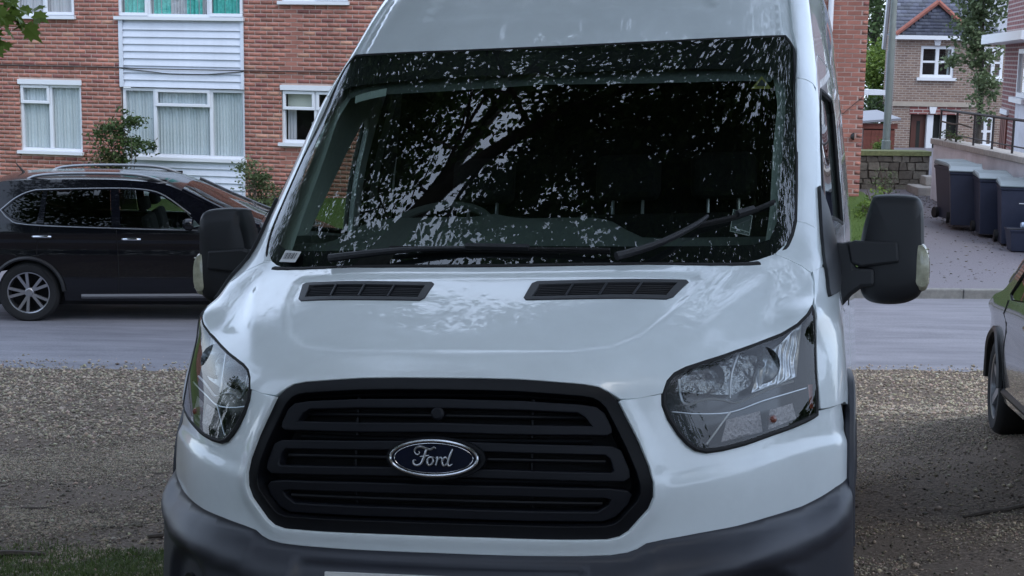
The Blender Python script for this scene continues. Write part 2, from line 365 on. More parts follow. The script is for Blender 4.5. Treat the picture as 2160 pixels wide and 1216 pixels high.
def panel(name, poly, m, parent, d=0., thick=.022, holes=(), grid=.03, gap=.0022, step=.03, disp=None, rim=True, smooth=True, round_=.0025, SN=SN):
    poly = np.asarray(poly, float)
    if gap: poly = inset(resample(poly, step), gap)
    else: poly = resample(poly, step)
    holes = [resample(np.asarray(h, float), step) for h in holes]
    V, F, bd = tri_poly(poly, holes, grid)
    P, N = SN(V[:, 0], V[:, 1])
    dd = np.full(len(V), float(d)); off = np.zeros_like(P)
    if disp is not None:
        r = disp(V[:, 0], V[:, 1], P, N)
        if r.ndim == 1: dd = dd+r
        else: off = r
    P = P+N*dd[:, None]+off
    def place(u_, v_):
        p_, n_ = SN(u_, v_); q_ = p_+n_*d
        if disp is not None:
            r_ = disp(u_, v_, p_, n_); q_ = q_+(n_*r_[:, None] if r_.ndim == 1 else r_)
        return q_
    e_ = .004; NN = np.cross(place(V[:, 0]+e_, V[:, 1])-place(V[:, 0]-e_, V[:, 1]), place(V[:, 0], V[:, 1]+e_)-place(V[:, 0], V[:, 1]-e_)); NN /= np.linalg.norm(NN, axis=1)[:, None]+1e-12
    verts = [tuple(p) for p in P]; faces = [tuple(f) for f in F]; nrm = [tuple(q) for q in NN]
    if rim:
        # rounded lip then return flange
        b = sorted({i for e in bd for i in e}); idx = {}
        nx = {a: c for a, c in bd}; pv = {c: a for a, c in bd}
        base = len(verts)
        for k, i in enumerate(b):
            t = P[nx[i]]-P[pv[i]]; t /= np.linalg.norm(t)+1e-9; o = np.cross(t, N[i])
            idx[i] = base+3*k
            nrm += [tuple((NN[i]*.75+o*.6)/np.linalg.norm(NN[i]*.75+o*.6)), tuple((NN[i]*.2+o)/np.linalg.norm(NN[i]*.2+o)), tuple(o)]
            verts.append(tuple(P[i]+o*round_*.7-N[i]*round_*.3)); verts.append(tuple(P[i]+o*round_-N[i]*round_)); verts.append(tuple(P[i]+o*round_-N[i]*thick))
        for a, c in bd:
            ia, ic = idx[a], idx[c]
            faces += [(c, a, ia, ic), (ic, ia, ia+1, ic+1), (ic+1, ia+1, ia+2, ic+2)]
    ob = mesh(name, verts, faces, m, parent, smooth)
    if smooth: ob.data.normals_split_custom_set_from_vertices(nrm)
    return ob
def offset_tube(name, uv, r, m, parent, d=0, n=8, closed=False):
    uv = np.asarray(uv, float); P, N = SN(uv[:, 0], uv[:, 1]); P = P+N*d
    return MB().tube(P, r, n, closed=closed).build(name, m, parent, True)
def both(fn):
    return [fn(1), fn(-1)]
def side(poly, s): return np.asarray(poly, float) if s > 0 else flip(poly)
def sstep(a, b, x): t = np.clip((x-a)/(b-a), 0, 1); return t*t*(3-2*t)
# --- outlines in the surface's own (u, v) metres
GLB = [(0, 1.462), (.368, 1.462), (.7, 1.487), (.843, 1.517), (.934, 1.548), (.984, 1.591), (1.016, 1.642), (1.042, 1.704)]
GLS = [(1.056, 1.891), (1.067, 2.071), (1.083, 2.397), (1.099, 2.573)]
GLT = [(.989, 2.658), (.556, 2.672), (.306, 2.674), (0, 2.674)]
FRIT = [(0, 1.598), (.35, 1.592), (.623, 1.593), (.808, 1.599), (.885, 1.622), (.919, 1.694), (.934, 1.845), (.969, 2.183), (.984, 2.35), (.954, 2.434), (.863, 2.462), (.568, 2.481), (.327, 2.490), (0, 2.494)]
GRT = [(0, .903), (.105, .902), (.209, .899), (.312, .893), (.373, .889), (.409, .882), (.435, .867), (.460, .840)]
GRB = [(.484, .792), (.517, .732), (.545, .673), (.557, .633), (.557, .597), (.543, .567), (.513, .537), (.489, .512), (.465, .497), (.432, .490), (.315, .489), (.111, .491), (0, .491)]
HL = [(1.095, 1.175), (1.056, 1.113), (1.009, 1.07), (.939, 1.033), (.849, 1.008), (.768, .988), (.685, .963), (.63, .941), (.601, .921), (.585, .895), (.578, .859), (.58, .826), (.597, .79), (.624, .756), (.651, .73), (.674, .715), (.705, .708), (.754, .712), (.828, .723), (.905, .739), (.987, .754), (1.051, .768), (1.096, .78), (1.103, .852), (1.103, .986)]
HLT = HL[10::-1]; HLB = HL[10:23]
SEAM = [(.470, .840), (.517, .846), (.577, .858)]
COWL = [(1.103, 1.447), (1.059, 1.491), (.994, 1.527), (.934, 1.548)]
LOW = [(1.290, .588), (1.185, .572), (1.092, .55), (1.024, .536), (.907, .522), (.799, .508), (.684, .498), (.585, .487), (.534, .479), (.510, .466), (.485, .458), (.441, .452), (.365, .450), (.214, .449), (0, .450)]
GAP_D = [(1.203, 1.645), (1.209, 1.85), (1.239, 2.08), (1.268, 2.2), (1.315, 2.345)]
# --- bonnet
VENT = [(.143, 1.244), (.144, 1.335), (.155, 1.349), (.575, 1.367), (.583, 1.354), (.556, 1.256), (.539, 1.240), (.152, 1.230)]
hood = sym(GRT[:-1]+[(.466, .845)]+SEAM[1:]+HLT[1:]+[(1.116, 1.25), (1.116, 1.38)]+COWL+GLB[::-1][4:])
PAN = sym([(0, .985), (.20, .985), (.33, .99), (.43, 1.01), (.50, 1.06), (.555, 1.15), (.60, 1.26), (.615, 1.36), (.60, 1.40), (0, 1.40)])
def hood_disp(u, v, P, N):
    d = segdist(u, v, PAN); ins = inpoly(u, v, PAN); sd = np.where(ins, d, -d)
    r = -.007*sstep(-.012, .022, sd)
    au = np.abs(u); line = .50+(v-.98)*.62           # bonnet crease running out from the nose to the screen corner
    r += .005*np.exp(-((au-line-.10)/.05)**2)*sstep(.93, 1.1, v)*sstep(1.5, 1.3, v)
    for x, y, a in ((.30, 1.12, .0012), (-.12, 1.2, .0010), (-.35, 1.08, .0012)): r -= a*np.exp(-((u-x)**2+(v-y)**2)/.004)
    return r
VH = inset(resample(VENT, .03), .004)
panel('bonnet', hood, 'van_white', van, grid=.016, step=.016, gap=.0032, disp=hood_disp, holes=[VH, flip(VH)])
def vent(s):
    fr = panel('bonnet_vent', side(VENT, s), 'dark_plastic', van, d=-.004, thick=.02, gap=.001, grid=.03, holes=[side([(.163, 1.247), (.166, 1.325), (.555, 1.345), (.538, 1.262)], s)])
    b = panel('mesh_backing', side([(.15, 1.237), (.15, 1.335), (.57, 1.357), (.55, 1.25)], s), 'void', fr, d=-.022, rim=False, grid=.06)
    for k in range(1, 4):
        t = k/4
        a = np.array([.163, 1.247])*(1-t)+np.array([.538, 1.262])*t; c = np.array([.166, 1.325])*(1-t)+np.array([.555, 1.345])*t
        a[0] *= s; c[0] *= s
        if s < 0: pass
        offset_tube('divider', [a, c], .0035, 'grille_ring', fr, d=-.006)
    for k in range(1, 7):
        t = k/7
        a = np.array([.163, 1.247])*(1-t)+np.array([.166, 1.325])*t; c = np.array([.538, 1.262])*(1-t)+np.array([.555, 1.345])*t
        pts = [(a+(c-a)*q)*[s, 1] for q in np.linspace(0, 1, 6)]
        offset_tube('slat', pts, .0028, 'dark_plastic', fr, d=-.012, n=6)
both(vent)
# faded shadow of removed lettering across the bonnet
# --- front fascia, grille
out_r = SEAM+HLB[1:]+[(1.112, .79), (1.30, .80), (1.335, .74)]+LOW
fas = np.array(out_r); fl = fas[-2::-1].copy(); fl[:, 0] *= -1
inn = np.array([(.462, .838)]+GRB, float)
inl = inn.copy(); inl[:, 0] *= -1
fascia = np.concatenate([fas, fl, inl, inn[-2::-1]])
def fascia_disp(u, v, P, N):
    au = np.abs(u); r = np.zeros(len(u))
    # raised edge round the grille and a soft ledge below the lamps
    ge = np.concatenate([np.array(GRT), np.array(GRB)]); ge = np.concatenate([ge, ge[::-1]*[-1, 1]])
    r += .010*np.exp(-(segdist(u, v, ge, False)/.03)**2)
    lx = .632+.075*sstep(.5, 1.15, au)
    r -= .011*sstep(-.022, .022, v-lx)*sstep(.50, .66, au)
    return r
panel('front_fascia', fascia, 'van_white', van, grid=.012, step=.014, gap=.0015, disp=fascia_disp)
gr = sym(GRT+GRB)
gpan = panel('grille', gr, 'grille_black', van, d=-.002, thick=.09, gap=.002, grid=.04, holes=[inset(resample(gr, .03), .032)])
panel('grille_back', inset(resample(gr, .04), .03), 'void', gpan, d=-.085, gap=0, rim=False, grid=.06)
R1 = ([(0, .840), (.214, .836), (.366, .827), (.407, .82), (.427, .803), (.444, .768), (.446, .757), (.437, .751), (.217, .754), (0, .757)], [(0, .821), (.215, .818), (.361, .811), (.382, .797), (.403, .768), (.216, .771), (0, .774)])
R2 = ([(0, .729), (.115, .727), (.45, .719), (.473, .711), (.495, .664), (.497, .647), (.484, .638), (.218, .643), (0, .646)], [(0, .713), (.115, .711), (.435, .704), (.45, .693), (.461, .662), (.451, .654), (.218, .658), (0, .663)])
R3 = ([(0, .618), (.218, .616), (.445, .612), (.492, .606), (.502, .598), (.491, .574), (.458, .544), (.427, .533), (.215, .534), (0, .536)], [(0, .598), (.217, .597), (.434, .594), (.451, .588), (.444, .57), (.413, .551), (.216, .552), (0, .554)])
for k, (o_, i_) in enumerate((R1, R2, R3)):
    rg = panel('grille_ring', sym(o_), 'grille_ring', gpan, d=-.010-.006*k, thick=.03, gap=0, grid=.04, holes=[sym(i_)], round_=.004)
    ii = np.array(i_); vm = (ii[0, 1]+ii[-1, 1])/2; um = ii[:, 0].max()-.025
    us = np.linspace(-um, um, 15)
    offset_tube('grille_bar', [(x, vm-.012*(x/.45)**2*.3) for x in us], .006, 'grille_black', gpan, d=-.035)
for v in (.87, .705+.03, .628, .515):
    us = np.linspace(-.40, .40, 13); offset_tube('grille_bar', [(x, v-(.012 if v > .8 else 0)*(x/.4)**2) for x in us], .008, 'grille_black', gpan, d=-.045)
for x in (-.24, .24):
    offset_tube('grille_rib', [(x, y) for y in np.linspace(.50, .86, 8)], .006, 'grille_black', gpan, d=-.06)
# round sensor cover in the top slot
P0, N0 = SN(np.array([0.]), np.array([.802])); p0 = Vector(P0[0]); n0 = Vector(N0[0]); q = n0.to_track_quat('Z', 'Y').to_matrix().to_4x4()
MB().lathe([(0, .004), (.012, .004), (.017, 0), (.017, -.03)], 20, Matrix.Translation(p0-n0*.012) @ q, 'z').build('sensor_cover', 'grille_ring', gpan, True)
# oval badge with script lettering
P0, N0 = SN(np.array([0.]), np.array([.690])); bp = Vector(P0[0])+Vector(N0[0])*.014; bn = Vector(N0[0])
bx = Vector((1, 0, 0)); by = bn.cross(bx).normalized();
if by.z < 0: by = -by
def BL(a, b, h): return bp+bx*a+by*b+bn*(h-.07*a*a*6)
W2, H2 = .1165, .0455
def oval(sw, sh, n=48): return [(W2*sw*math.cos(2*math.pi*k/n), H2*sh*math.sin(2*math.pi*k/n)) for k in range(n)]
badge = MB().prism(oval(.95, .93), -.02, .002, BL).build('badge', 'badge_blue', van, True)
MB().tube([BL(a, b, .002) for a, b in oval(.98, .97)], .0045, 8, closed=True).build('badge_rim', 'chrome', badge, True)
MB().tube([BL(a, b, .003) for a, b in oval(.885, .82)], .0009, 6, closed=True).build('badge_line', 'chrome', badge, True)
MB().prism(oval(1.12, 1.18), -.03, -.012, BL).build('badge_seat', 'grille_black', badge, True)
def stroke(pts, w):
    c = crom(pts, 6); k = len(c); ws = w if hasattr(w, '__len__') else [w]*k
    if len(ws) != k: ws = np.interp(np.linspace(0, 1, k), np.linspace(0, 1, len(ws)), ws)
    mb.tube([BL(a, b, .004) for a, b in c], list(ws), 6)
mb = MB(); s_ = .001
def sc(l): return [((a-50)*.00122, (b-22)*.00122) for a, b in l]
# F: looped top bar, stem with foot curl, cross stroke
stroke(sc([(13, 30), (10, 36), (14, 43), (24, 45), (34, 42), (44, 40), (52, 44), (56, 42)]), [.0008, .002, .0026, .003, .0032, .003, .0026, .001])
stroke(sc([(13, 30), (18, 29), (21, 33), (19, 36)]), [.0016, .0018, .0014, .0008])
stroke(sc([(37, 43), (34, 33), (29, 18), (23, 9), (14, 7), (8, 11), (9, 17), (14, 17)]), [.002, .0032, .0034, .003, .0028, .0026, .0022, .001])
stroke(sc([(22, 25), (32, 26), (42, 28)]), [.0008, .0024, .001])
# o
stroke(sc([(49, 24), (42, 23), (38, 15), (41, 8), (47, 9), (51, 16), (49, 24), (54, 23)]), [.0018, .0028, .003, .0024, .0026, .003, .0018, .0008])
# r
stroke(sc([(56, 22), (60, 24), (57, 8)]), [.0012, .0026, .0028]); stroke(sc([(58, 14), (62, 21), (67, 24), (69, 21)]), [.0012, .002, .0026, .002])
# d
stroke(sc([(82, 21), (76, 24), (70, 17), (72, 8), (78, 9), (83, 17)]), [.0014, .0028, .003, .0024, .0024, .0014])
stroke(sc([(92, 42), (88, 32), (82, 13), (85, 7), (92, 11)]), [.0012, .0028, .003, .0024, .001])
mb.build('lettering', 'silver', badge, True)
# --- lower bumper with stepped bulge
bump = sym([(0, .450)]+LOW[-2::-1]+[(1.315, .50), (1.32, .12), (1.30, .02), (0, .02)])
LOWs = np.concatenate([np.array(LOW), (np.array(LOW)*[-1, 1])[::-1]])
def bump_disp(u, v, P, N):
    d = segdist(u, v, LOWs, False); au = np.abs(u)
    k = .072*sstep(.0, .09, d)-.018*sstep(.10, .13, d)*sstep(.45, .6, au)+.0*d
    out = N*(.012*sstep(0, .05, d))[:, None]; out[:, 1] -= k*(.55+.45*sstep(.4, 1., au))
    # recess for the fog lamp corner
    c = sstep(.16, .10, np.hypot((au-.86)/1.1, v-.26)); out[:, 1] += .05*c
    # raised number plate field
    f = sstep(.40, .36, au)*sstep(.43, .40, v)*sstep(.18, .22, v); out[:, 1] += .022*f
    return out
panel('lower_bumper', bump, 'bumper_plastic', van, grid=.022, step=.025, gap=.001, disp=bump_disp, thick=.03)
def fog(s):
    u = .86*s; P, N = SN(np.array([u]), np.array([.26])); p = Vector(P[0]); n = Vector(N[0]); M = Matrix.Translation(p+n*.004) @ n.to_track_quat('Z', 'Y').to_matrix().to_4x4()
    f = MB().lathe([(0, -.012), (.045, -.012), (.052, .012), (.066, .012), (.072, 0), (.075, -.03)], 28, M, 'z').build('fog_lamp', 'grille_black', van, True)
    MB().lathe([(0, .012), (.03, .010), (.052, .004)], 24, M, 'z').build('lens', 'lens_clear', f, True)
both(fog)
# number plate, flat plate on the bumper
MB().box(-.262, .263, -.078, -.069, .405, .5165).build('number_plate', 'plate_white', van)
# --- headlamps
def headlamp(s):
    poly = side(HL, s)
    lens = panel('headlight', poly, 'lens_clear', van, d=-.001, thick=.012, gap=.004, grid=.03, round_=.004)
    inner = inset(resample(poly, .02), .008)
    rimp = inset(resample(poly, .02), .003)
    P, N = SN(rimp[:, 0], rimp[:, 1])
    MB().tube(P-N*.006, .0075, 6, closed=True).build('seal', 'rubber', lens, True)
    # housing bowl: walls plus floor
    P, N = SN(inner[:, 0], inner[:, 1]); cen = P.mean(0); back = P-N*.02+np.array([-.0*s, .085, 0]); back = back+(cen+np.array([0, .10, 0])-back)*.06
    n = len(P); V = np.concatenate([P-N*.010, back]); F = []
    for i in range(n):
        j = (i+1) % n; F.append((i, j, n+j, n+i) if s < 0 else (i, n+i, n+j, j))
    mesh('housing', V, F, 'lamp_housing', lens, False)
    V2, F2, _ = tri_poly(inner, (), .035); P2, N2 = SN(V2[:, 0], V2[:, 1]); P2 = P2-N2*.02+np.array([0, .085, 0]); P2 = P2+(cen+np.array([0, .10, 0])-P2)*.06
    mesh('housing_floor', P2, F2, 'lamp_housing', lens, True)
    def at(u, v, dep): a, b = SN(np.array([u*s]), np.array([v])); return Vector(a[0])+Vector((0, dep, 0))
    # polished reflector sheet behind the bowls, rippled so it breaks up what it mirrors
    V6, F6, _ = tri_poly(side([(.612, .865), (.625, .915), (.67, .940), (.76, .966), (.84, .985), (.87, .97), (.86, .865), (.80, .845), (.70, .85)], s), (), .02)
    P6, N6 = SN(V6[:, 0], V6[:, 1]); P6 = P6-N6*.02+np.array([0, .055, 0])
    mesh('reflector_sheet', P6, F6, 'lamp_dapple', lens, True)
    # reflector bowls
    def bowl(u, v, r, dep, name):
        c = at(u, v, dep); ax = Vector((0, -1, .02)).normalized(); M = Matrix.Translation(c) @ ax.to_track_quat('Z', 'Y').to_matrix().to_4x4()
        prof = [(.012, -.045)]+[(r*t, -.045+.05*t*t) for t in (.3, .5, .7, .85, 1)]
        o = MB().lathe(prof, 24, M, 'z').build(name, 'lamp_chrome', lens, True)
        MB().lathe([(0, .012), (.006, .010), (.010, 0), (.010, -.04)], 12, M @ Matrix.Translation((0, 0, -.02)), 'z').build('bulb', 'lamp_housing', o, True)
    bowl(.695, .893, .045, .058, 'reflector'); bowl(.875, .918, .052, .055, 'reflector')
    # bright bezel strips: long lower strip, divider and inner hook
    def strip(uv, dep, r, name, m='lamp_satin'):
        pts = [at(a, b, dep) for a, b in crom(uv, 5)]; MB().tube(pts, r, 6).build(name, m, lens, True)
    strip([(.615, .895), (.622, .850), (.64, .825), (.70, .836), (.75, .832), (.80, .824), (.87, .842), (.93, .856), (1.0, .868)], .026, .0034, 'bezel_strip')
    strip([(.60, .806), (.68, .800), (.78, .802), (.88, .822), (.98, .838), (1.06, .85)], .03, .0022, 'bezel_strip')
    strip([(.775, .835), (.777, .90), (.782, .972)], .03, .0034, 'bezel_strip')
    strip([(.70, .725), (.745, .775), (.775, .802)], .028, .003, 'bezel_strip')
    # faceted silver reflector sheet in the outer corner
    V3, F3, _ = tri_poly(side([(.88, .852), (.98, .868), (1.05, .885), (1.075, 1.06), (1.04, 1.05), (.97, 1.0), (.90, .965)], s), (), .007)
    P3, N3 = SN(V3[:, 0], V3[:, 1]); P3 = P3-N3*.035+np.array([0, .02, 0])+N3*(.0035*np.sin(V3[:, :1]*260)+.004*np.sin(V3[:, 1:]*55+V3[:, :1]*40))
    mesh('corner_reflector', P3, F3, 'lamp_satin', lens, True)
    # textured turn-signal window with coloured bulb behind
    V4, F4, _ = tri_poly(side([(.765, .735), (.785, .79), (.90, .806), (.905, .752)], s), (), .012)
    P4, N4 = SN(V4[:, 0], V4[:, 1]); P4 = P4-N4*.025
    mesh('turn_signal', P4, F4, 'lamp_textured', lens, False)
    V5, F5, _ = tri_poly(side([(.925, .757), (.935, .806), (1.02, .818), (1.03, .778)], s), (), .010)
    P5, N5 = SN(V5[:, 0], V5[:, 1]); P5 = P5-N5*.025
    mesh('side_lamp', P5, F5, 'lamp_textured', lens, False)
    c = at(.915, .778, .012); MB().lathe([(0, .014), (.008, .011), (.012, 0), (.012, -.02)], 14, Matrix.Translation(c) @ Vector((0, -1, 0)).to_track_quat('Z', 'Y').to_matrix().to_4x4(), 'z').build('bulb', 'orange_bulb', lens, True)
    panel('amber_edge', side([(1.075, .80), (1.075, .86), (1.097, .86), (1.095, .795)], s), 'amber', lens, d=-.012, rim=False, gap=0, grid=.03)
both(headlamp)
# --- wings, pillars, doors, roof
def body_side(s):
    wing = [(1.110, .795), (1.112, 1.175), (1.125, 1.30), (1.122, 1.447), (1.195, 1.447), (1.30, 1.40), (1.44, 1.28), (1.72, 1.08), (2.05, 1.05), (2.06, .58), (2.02, .66), (1.93, .76), (1.78, .84), (1.62, .865), (1.46, .84), (1.36, .79), (1.30, .803)]
    panel('front_wing', side(wing, s), 'van_white', van, grid=.035, gap=.0012)
    pbase = COWL[::-1]+[(1.197, 1.452), (1.204, 1.648)]+[(1.168, 1.671), (1.106, 1.693)]+GLB[:3:-1]
    panel('cowl_side', side(pbase, s), 'van_white', van, grid=.025, gap=.002)
    pil = [(1.044, 1.706)]+GLS[:2]+[(1.083, 2.395), (1.166, 2.394), (1.257, 2.384), (1.313, 2.343)]+GAP_D[3::-1]+[(1.168, 1.672), (1.106, 1.695)]
    panel('windscreen_pillar', side(pil, s), 'van_white', van, grid=.03, gap=.0015)
    dtop = [(1.335, 2.375), (1.40, 2.47), (1.50, 2.545), (1.7, 2.60), (2.55, 2.60), (2.70, 2.52), (2.76, 2.35)]
    win = [(1.275, 1.70), (1.285, 1.86), (1.315, 2.06), (1.365, 2.21), (1.44, 2.32), (1.55, 2.375), (2.50, 2.40), (2.60, 2.33), (2.62, 2.2), (2.62, 1.72)]
    door = [(1.209, 1.648)]+GAP_D[1:]+dtop+[(2.76, .50), (2.07, .50), (2.065, 1.06), (1.725, 1.09), (1.45, 1.29), (1.31, 1.405), (1.21, 1.46)]
    d_ = panel('front_door', side(door, s), 'van_white', van, grid=.04, gap=.003, holes=[side(win, s)], thick=.035)
    panel('window', inset(resample(side(win, s), .05), -.004), 'side_glass', d_, d=-.014, gap=0, rim=False, grid=.08)
    wr = inset(resample(side(win, s), .03), .004); P, N = SN(wr[:, 0], wr[:, 1]); MB().tube(P-N*.006, .010, 6, closed=True).build('window_seal', 'rubber', d_, True)
    rs = [(1.085, 2.40), (1.166, 2.398), (1.257, 2.388), (1.325, 2.365)]+[(a, b+.012) for a, b in dtop]+[(2.785, 2.35), (2.785, .545), (6.28, .545), (6.28, 3.72), (1.082, 3.72), (1.082, 2.92), (1.076, 2.72), (1.101, 2.577)]
    panel('roof_side', side(rs, s), 'van_white', van, grid=.06, gap=.0015, step=.04)
    gut = [(.993, 2.661), (.987, 2.79), (.984, 2.913), (.984, 3.72), (1.080, 3.72), (1.080, 2.92), (1.074, 2.72), (1.099, 2.580)]
    panel('roof_gutter', side(gut, s), 'van_white', van, d=-.010, grid=.03, gap=0)
    # wheel arch lip and sill
    arch = [(1.292, .40), (1.297, .60), (1.345, .745), (1.46, .825), (1.62, .85), (1.78, .825), (1.93, .745), (2.01, .64), (2.05, .45)]
    offset_tube('wheel_arch_trim', side(np.array(crom(arch, 5)), s), .016, 'bumper_plastic', van, d=.004)
    panel('sill', side([(2.07, .28), (2.07, .50), (2.78, .50), (2.79, .54), (6.28, .54), (6.28, .28)], s), 'bumper_plastic', van, grid=.1, gap=.002)
    # door handle
    MB().box(.985*s-.018, .985*s+.018, 2.02, 2.22, 1.16, 1.20).build('door_handle', 'dark_plastic', d_)
    # mirror mounting panel on the door
    tri = [(1.225, 1.07+.10), (1.222, 1.46), (1.222, 1.65), (1.228, 1.84), (1.32, 1.74), (1.42, 1.60), (1.52, 1.45), (1.50, 1.33), (1.36, 1.20)]
    tri = [(1.222, 1.20), (1.215, 1.46), (1.217, 1.65), (1.226, 1.86), (1.33, 1.74), (1.43, 1.60), (1.55, 1.45), (1.50, 1.33), (1.36, 1.22)]
    return panel('mirror_mount', side(tri, s), 'dark_plastic', van, d=.012, thick=.03, gap=0, grid=.03)
mounts = both(body_side)
ROOF = sym([(0, 2.678), (.306, 2.678), (.556, 2.676), (.986, 2.663), (.981, 2.79), (.977, 2.913), (.977, 4.40), (0, 4.40)])
EMB = [(-.55, 2.875), (-.50, 3.25), (.50, 3.25), (.55, 2.875)]
def roof_disp(u, v, P, N):
    d = segdist(u, v, EMB); ins = inpoly(u, v, np.array(EMB)); r = -.010*sstep(-.01, .02, np.where(ins, d, -d))
    r += -.004*sstep(.03, .0, np.abs(np.abs(u)-.93))
    return r
panel('roof_front', ROOF, 'van_white', van, grid=.035, gap=.002, disp=roof_disp)
MB().box(-.70, .70, 3.2, 5.7, 2.60, 2.705).build('roof_rear', 'van_white', van)
XSEC = [(-.93, .35), (.93, .35), (.95, 1.2), (.92, 1.6), (.87, 2.1), (.80, 2.5), (.62, 2.64), (-.62, 2.64), (-.80, 2.5), (-.87, 2.1), (-.92, 1.6), (-.95, 1.2)]
MB().prism(XSEC, 5.62, 5.69, lambda a, b, h: Vector((a, h, b))).build('rear_door', 'van_white', van)
# --- windscreen
scr = sym(GLB+GLS+GLT)
ws = panel('windscreen', scr, 'windscreen_glass', van, d=-.003, SN=SW, gap=.004, rim=False, grid=.03)
panel('black_border', inset(resample(scr, .03), .003), 'frit', ws, d=-.007, SN=SW, gap=0, rim=False, grid=.04, holes=[sym(FRIT)])
rb = inset(resample(scr, .03), .001); P, N = SW(rb[:, 0], rb[:, 1]); MB().tube(P-N*.007, .0075, 6, closed=True).build('screen_seal', 'rubber', ws, True)
# stickers on the inside of the glass
st = panel('barcode_sticker', [(-.835, 1.536), (-.695, 1.530), (-.695, 1.590), (-.835, 1.598)], 'sticker_white', ws, d=-.0015, gap=0, rim=False, grid=.05)
mbk = MB()
for k in range(11):
    x = -.812+.0094*k; wd_ = .0022+.0022*((k*7) % 3); q_ = np.array([(x, 1.549), (x+wd_, 1.549), (x+wd_, 1.582), (x, 1.582)]); P, N = SN(q_[:, 0], q_[:, 1]); mbk.add(P+N*.0004, [(0, 1, 2, 3)])
mbk.build('bar_print', 'ink', st)
panel('pale_strip_sticker', [(-.785, 2.402), (-.598, 2.445), (-.587, 2.395), (-.754, 2.355)], 'trim_grey', ws, d=-.012, gap=0, rim=False, grid=.05)
ty = panel('warning_sticker', [(.745, 2.352), (.895, 2.352), (.820, 2.428)], 'sticker_yellow', ws, d=-.011, gap=0, rim=False, grid=.05)
panel('warning_print', [(.78, 2.366), (.862, 2.366), (.820, 2.407)], 'ink', ty, d=-.0095, gap=0, rim=False, grid=.05)
tc_ = panel('permit_holder', [(.690, 1.760), (.785, 1.732), (.779, 1.645), (.685, 1.667)], 'dash_plastic', ws, d=-.010, gap=0, rim=False, grid=.05)
offset_tube('holder_edge', [(.690, 1.760), (.785, 1.732), (.779, 1.645), (.685, 1.667)], .0014, 'sticker_white', tc_, d=-.009, n=5, closed=True)
offset_tube('holder_line', [(.690, 1.683), (.778, 1.66)], .0014, 'sticker_white', tc_, d=-.009, n=5)
# wipers
def wiper(arm, blade, nm='wiper'):
    o = offset_tube(nm, crom(arm, 4), np.linspace(.013, .006, len(crom(arm, 4))), 'dark_plastic', van, d=.022)
    c = crom(blade, 4); P, N = SN(np.array(c)[:, 0], np.array(c)[:, 1])
    MB().tube(P+N*.018, .0062, 6).build('blade', 'rubber', o, True)
    MB().tube(P+N*.008, .005, 4).build('blade_lip', 'rubber', o, True)
    a = len(P)//3; MB().tube([P[a]+N[a]*.026, P[a+3]+N[a+3]*.024], .011, 6).build('blade_clip', 'dark_plastic', o, True)
wiper([(.366, 1.478), (.48, 1.575), (.575, 1.668), (.60, 1.70)], [(.575, 1.668), (.70, 1.705), (.80, 1.738), (.905, 1.772)])
wiper([(-.532, 1.498), (-.38, 1.535), (-.228, 1.556), (-.05, 1.562)], [(-.35, 1.572), (-.10, 1.566), (.15, 1.553), (.338, 1.541)])
us = np.linspace(-.85, .85, 24); offset_tube('scuttle', [(x, 1.474+.03*(max(0, abs(x)-.5)/.4)**2) for x in us], .016, 'rubber', van, d=-.012)
# --- cabin
cab = []
prof = [(.74, 1.22), (.82, 1.31), (.95, 1.35), (1.10, 1.375), (1.25, 1.39), (1.36, 1.37), (1.42, 1.30), (1.45, 1.0), (1.40, .8)]
V = []; F = []; XS = np.linspace(-.90, .90, 37)
def dashz(x, y):
    z = .0
    z += .085*math.exp(-((x+.40)/.27)**6)*math.exp(-((y-1.28)/.14)**2)       # instrument hood ahead of the wheel
    z += .075*math.exp(-((x-.06)/.24)**6)*math.exp(-((y-1.22)/.16)**2)       # centre stack hood
    return z
for x in XS:
    for (y, z) in prof: V.append((x, y+.16*(abs(x)/.9)**2*(1 if y < 1.1 else 0), z+dashz(x, y)))
n = len(prof)
for i in range(len(XS)-1):
    for j in range(n-1): F.append((i*n+j, (i+1)*n+j, (i+1)*n+j+1, i*n+j+1))
mesh('dashboard', V, F, 'dash_plastic', van, True, angle=50)
wc = Vector((-.43, 1.52, 1.43)); wax = Vector((0, -.55, .83)).normalized(); Mw = Matrix.Translation(wc) @ wax.to_track_quat('Z', 'Y').to_matrix().to_4x4()
sw = MB().tube([Mw @ Vector((.195*math.cos(a), .195*math.sin(a), 0)) for a in np.linspace(0, 2*math.pi, 40, endpoint=False)], .015, 8, closed=True).build('steering_wheel', 'dash_plastic', van, True)
m_ = MB()
for a in (0, math.pi, -math.pi/2): m_.tube([Mw @ Vector((.05*math.cos(a), .05*math.sin(a), -.02)), Mw @ Vector((.19*math.cos(a), .19*math.sin(a), 0))], .013, 6)
m_.lathe([(0, .01), (.06, .01), (.075, -.01), (.06, -.05)], 20, Mw, 'z'); m_.build('wheel_hub', 'dash_plastic', sw, True)
for k, x in enumerate((-.46, .14, .52)):
    q_ = bevel(MB().box(x-.23, x+.23, 1.65, 2.12, .78, .95).build('seat', 'seat_fabric', van), .05, 3)
    Mt = Matrix.Translation((x, 2.12, .92)) @ Matrix.Rotation(math.radians(-14), 4, 'X')
    bevel(MB().box(-.225, .225, -.06, .06, 0, .62, Mt).build('backrest', 'seat_fabric', q_), .05, 3)
    bevel(MB().box(-.13, .13, -.05, .05, .68, .87, Mt).build('headrest', 'seat_fabric', q_), .04, 3)
    for dx in (-.06, .06): MB().tube([Mt @ Vector((dx, 0, .6)), Mt @ Vector((dx, 0, .72))], .007, 6).build('headrest_post', 'silver', q_, True)
MB().prism([(a*.97, b) for a, b in XSEC], 2.42, 2.46, lambda a, b, h: Vector((a, h, b))).build('bulkhead', 'void', van)
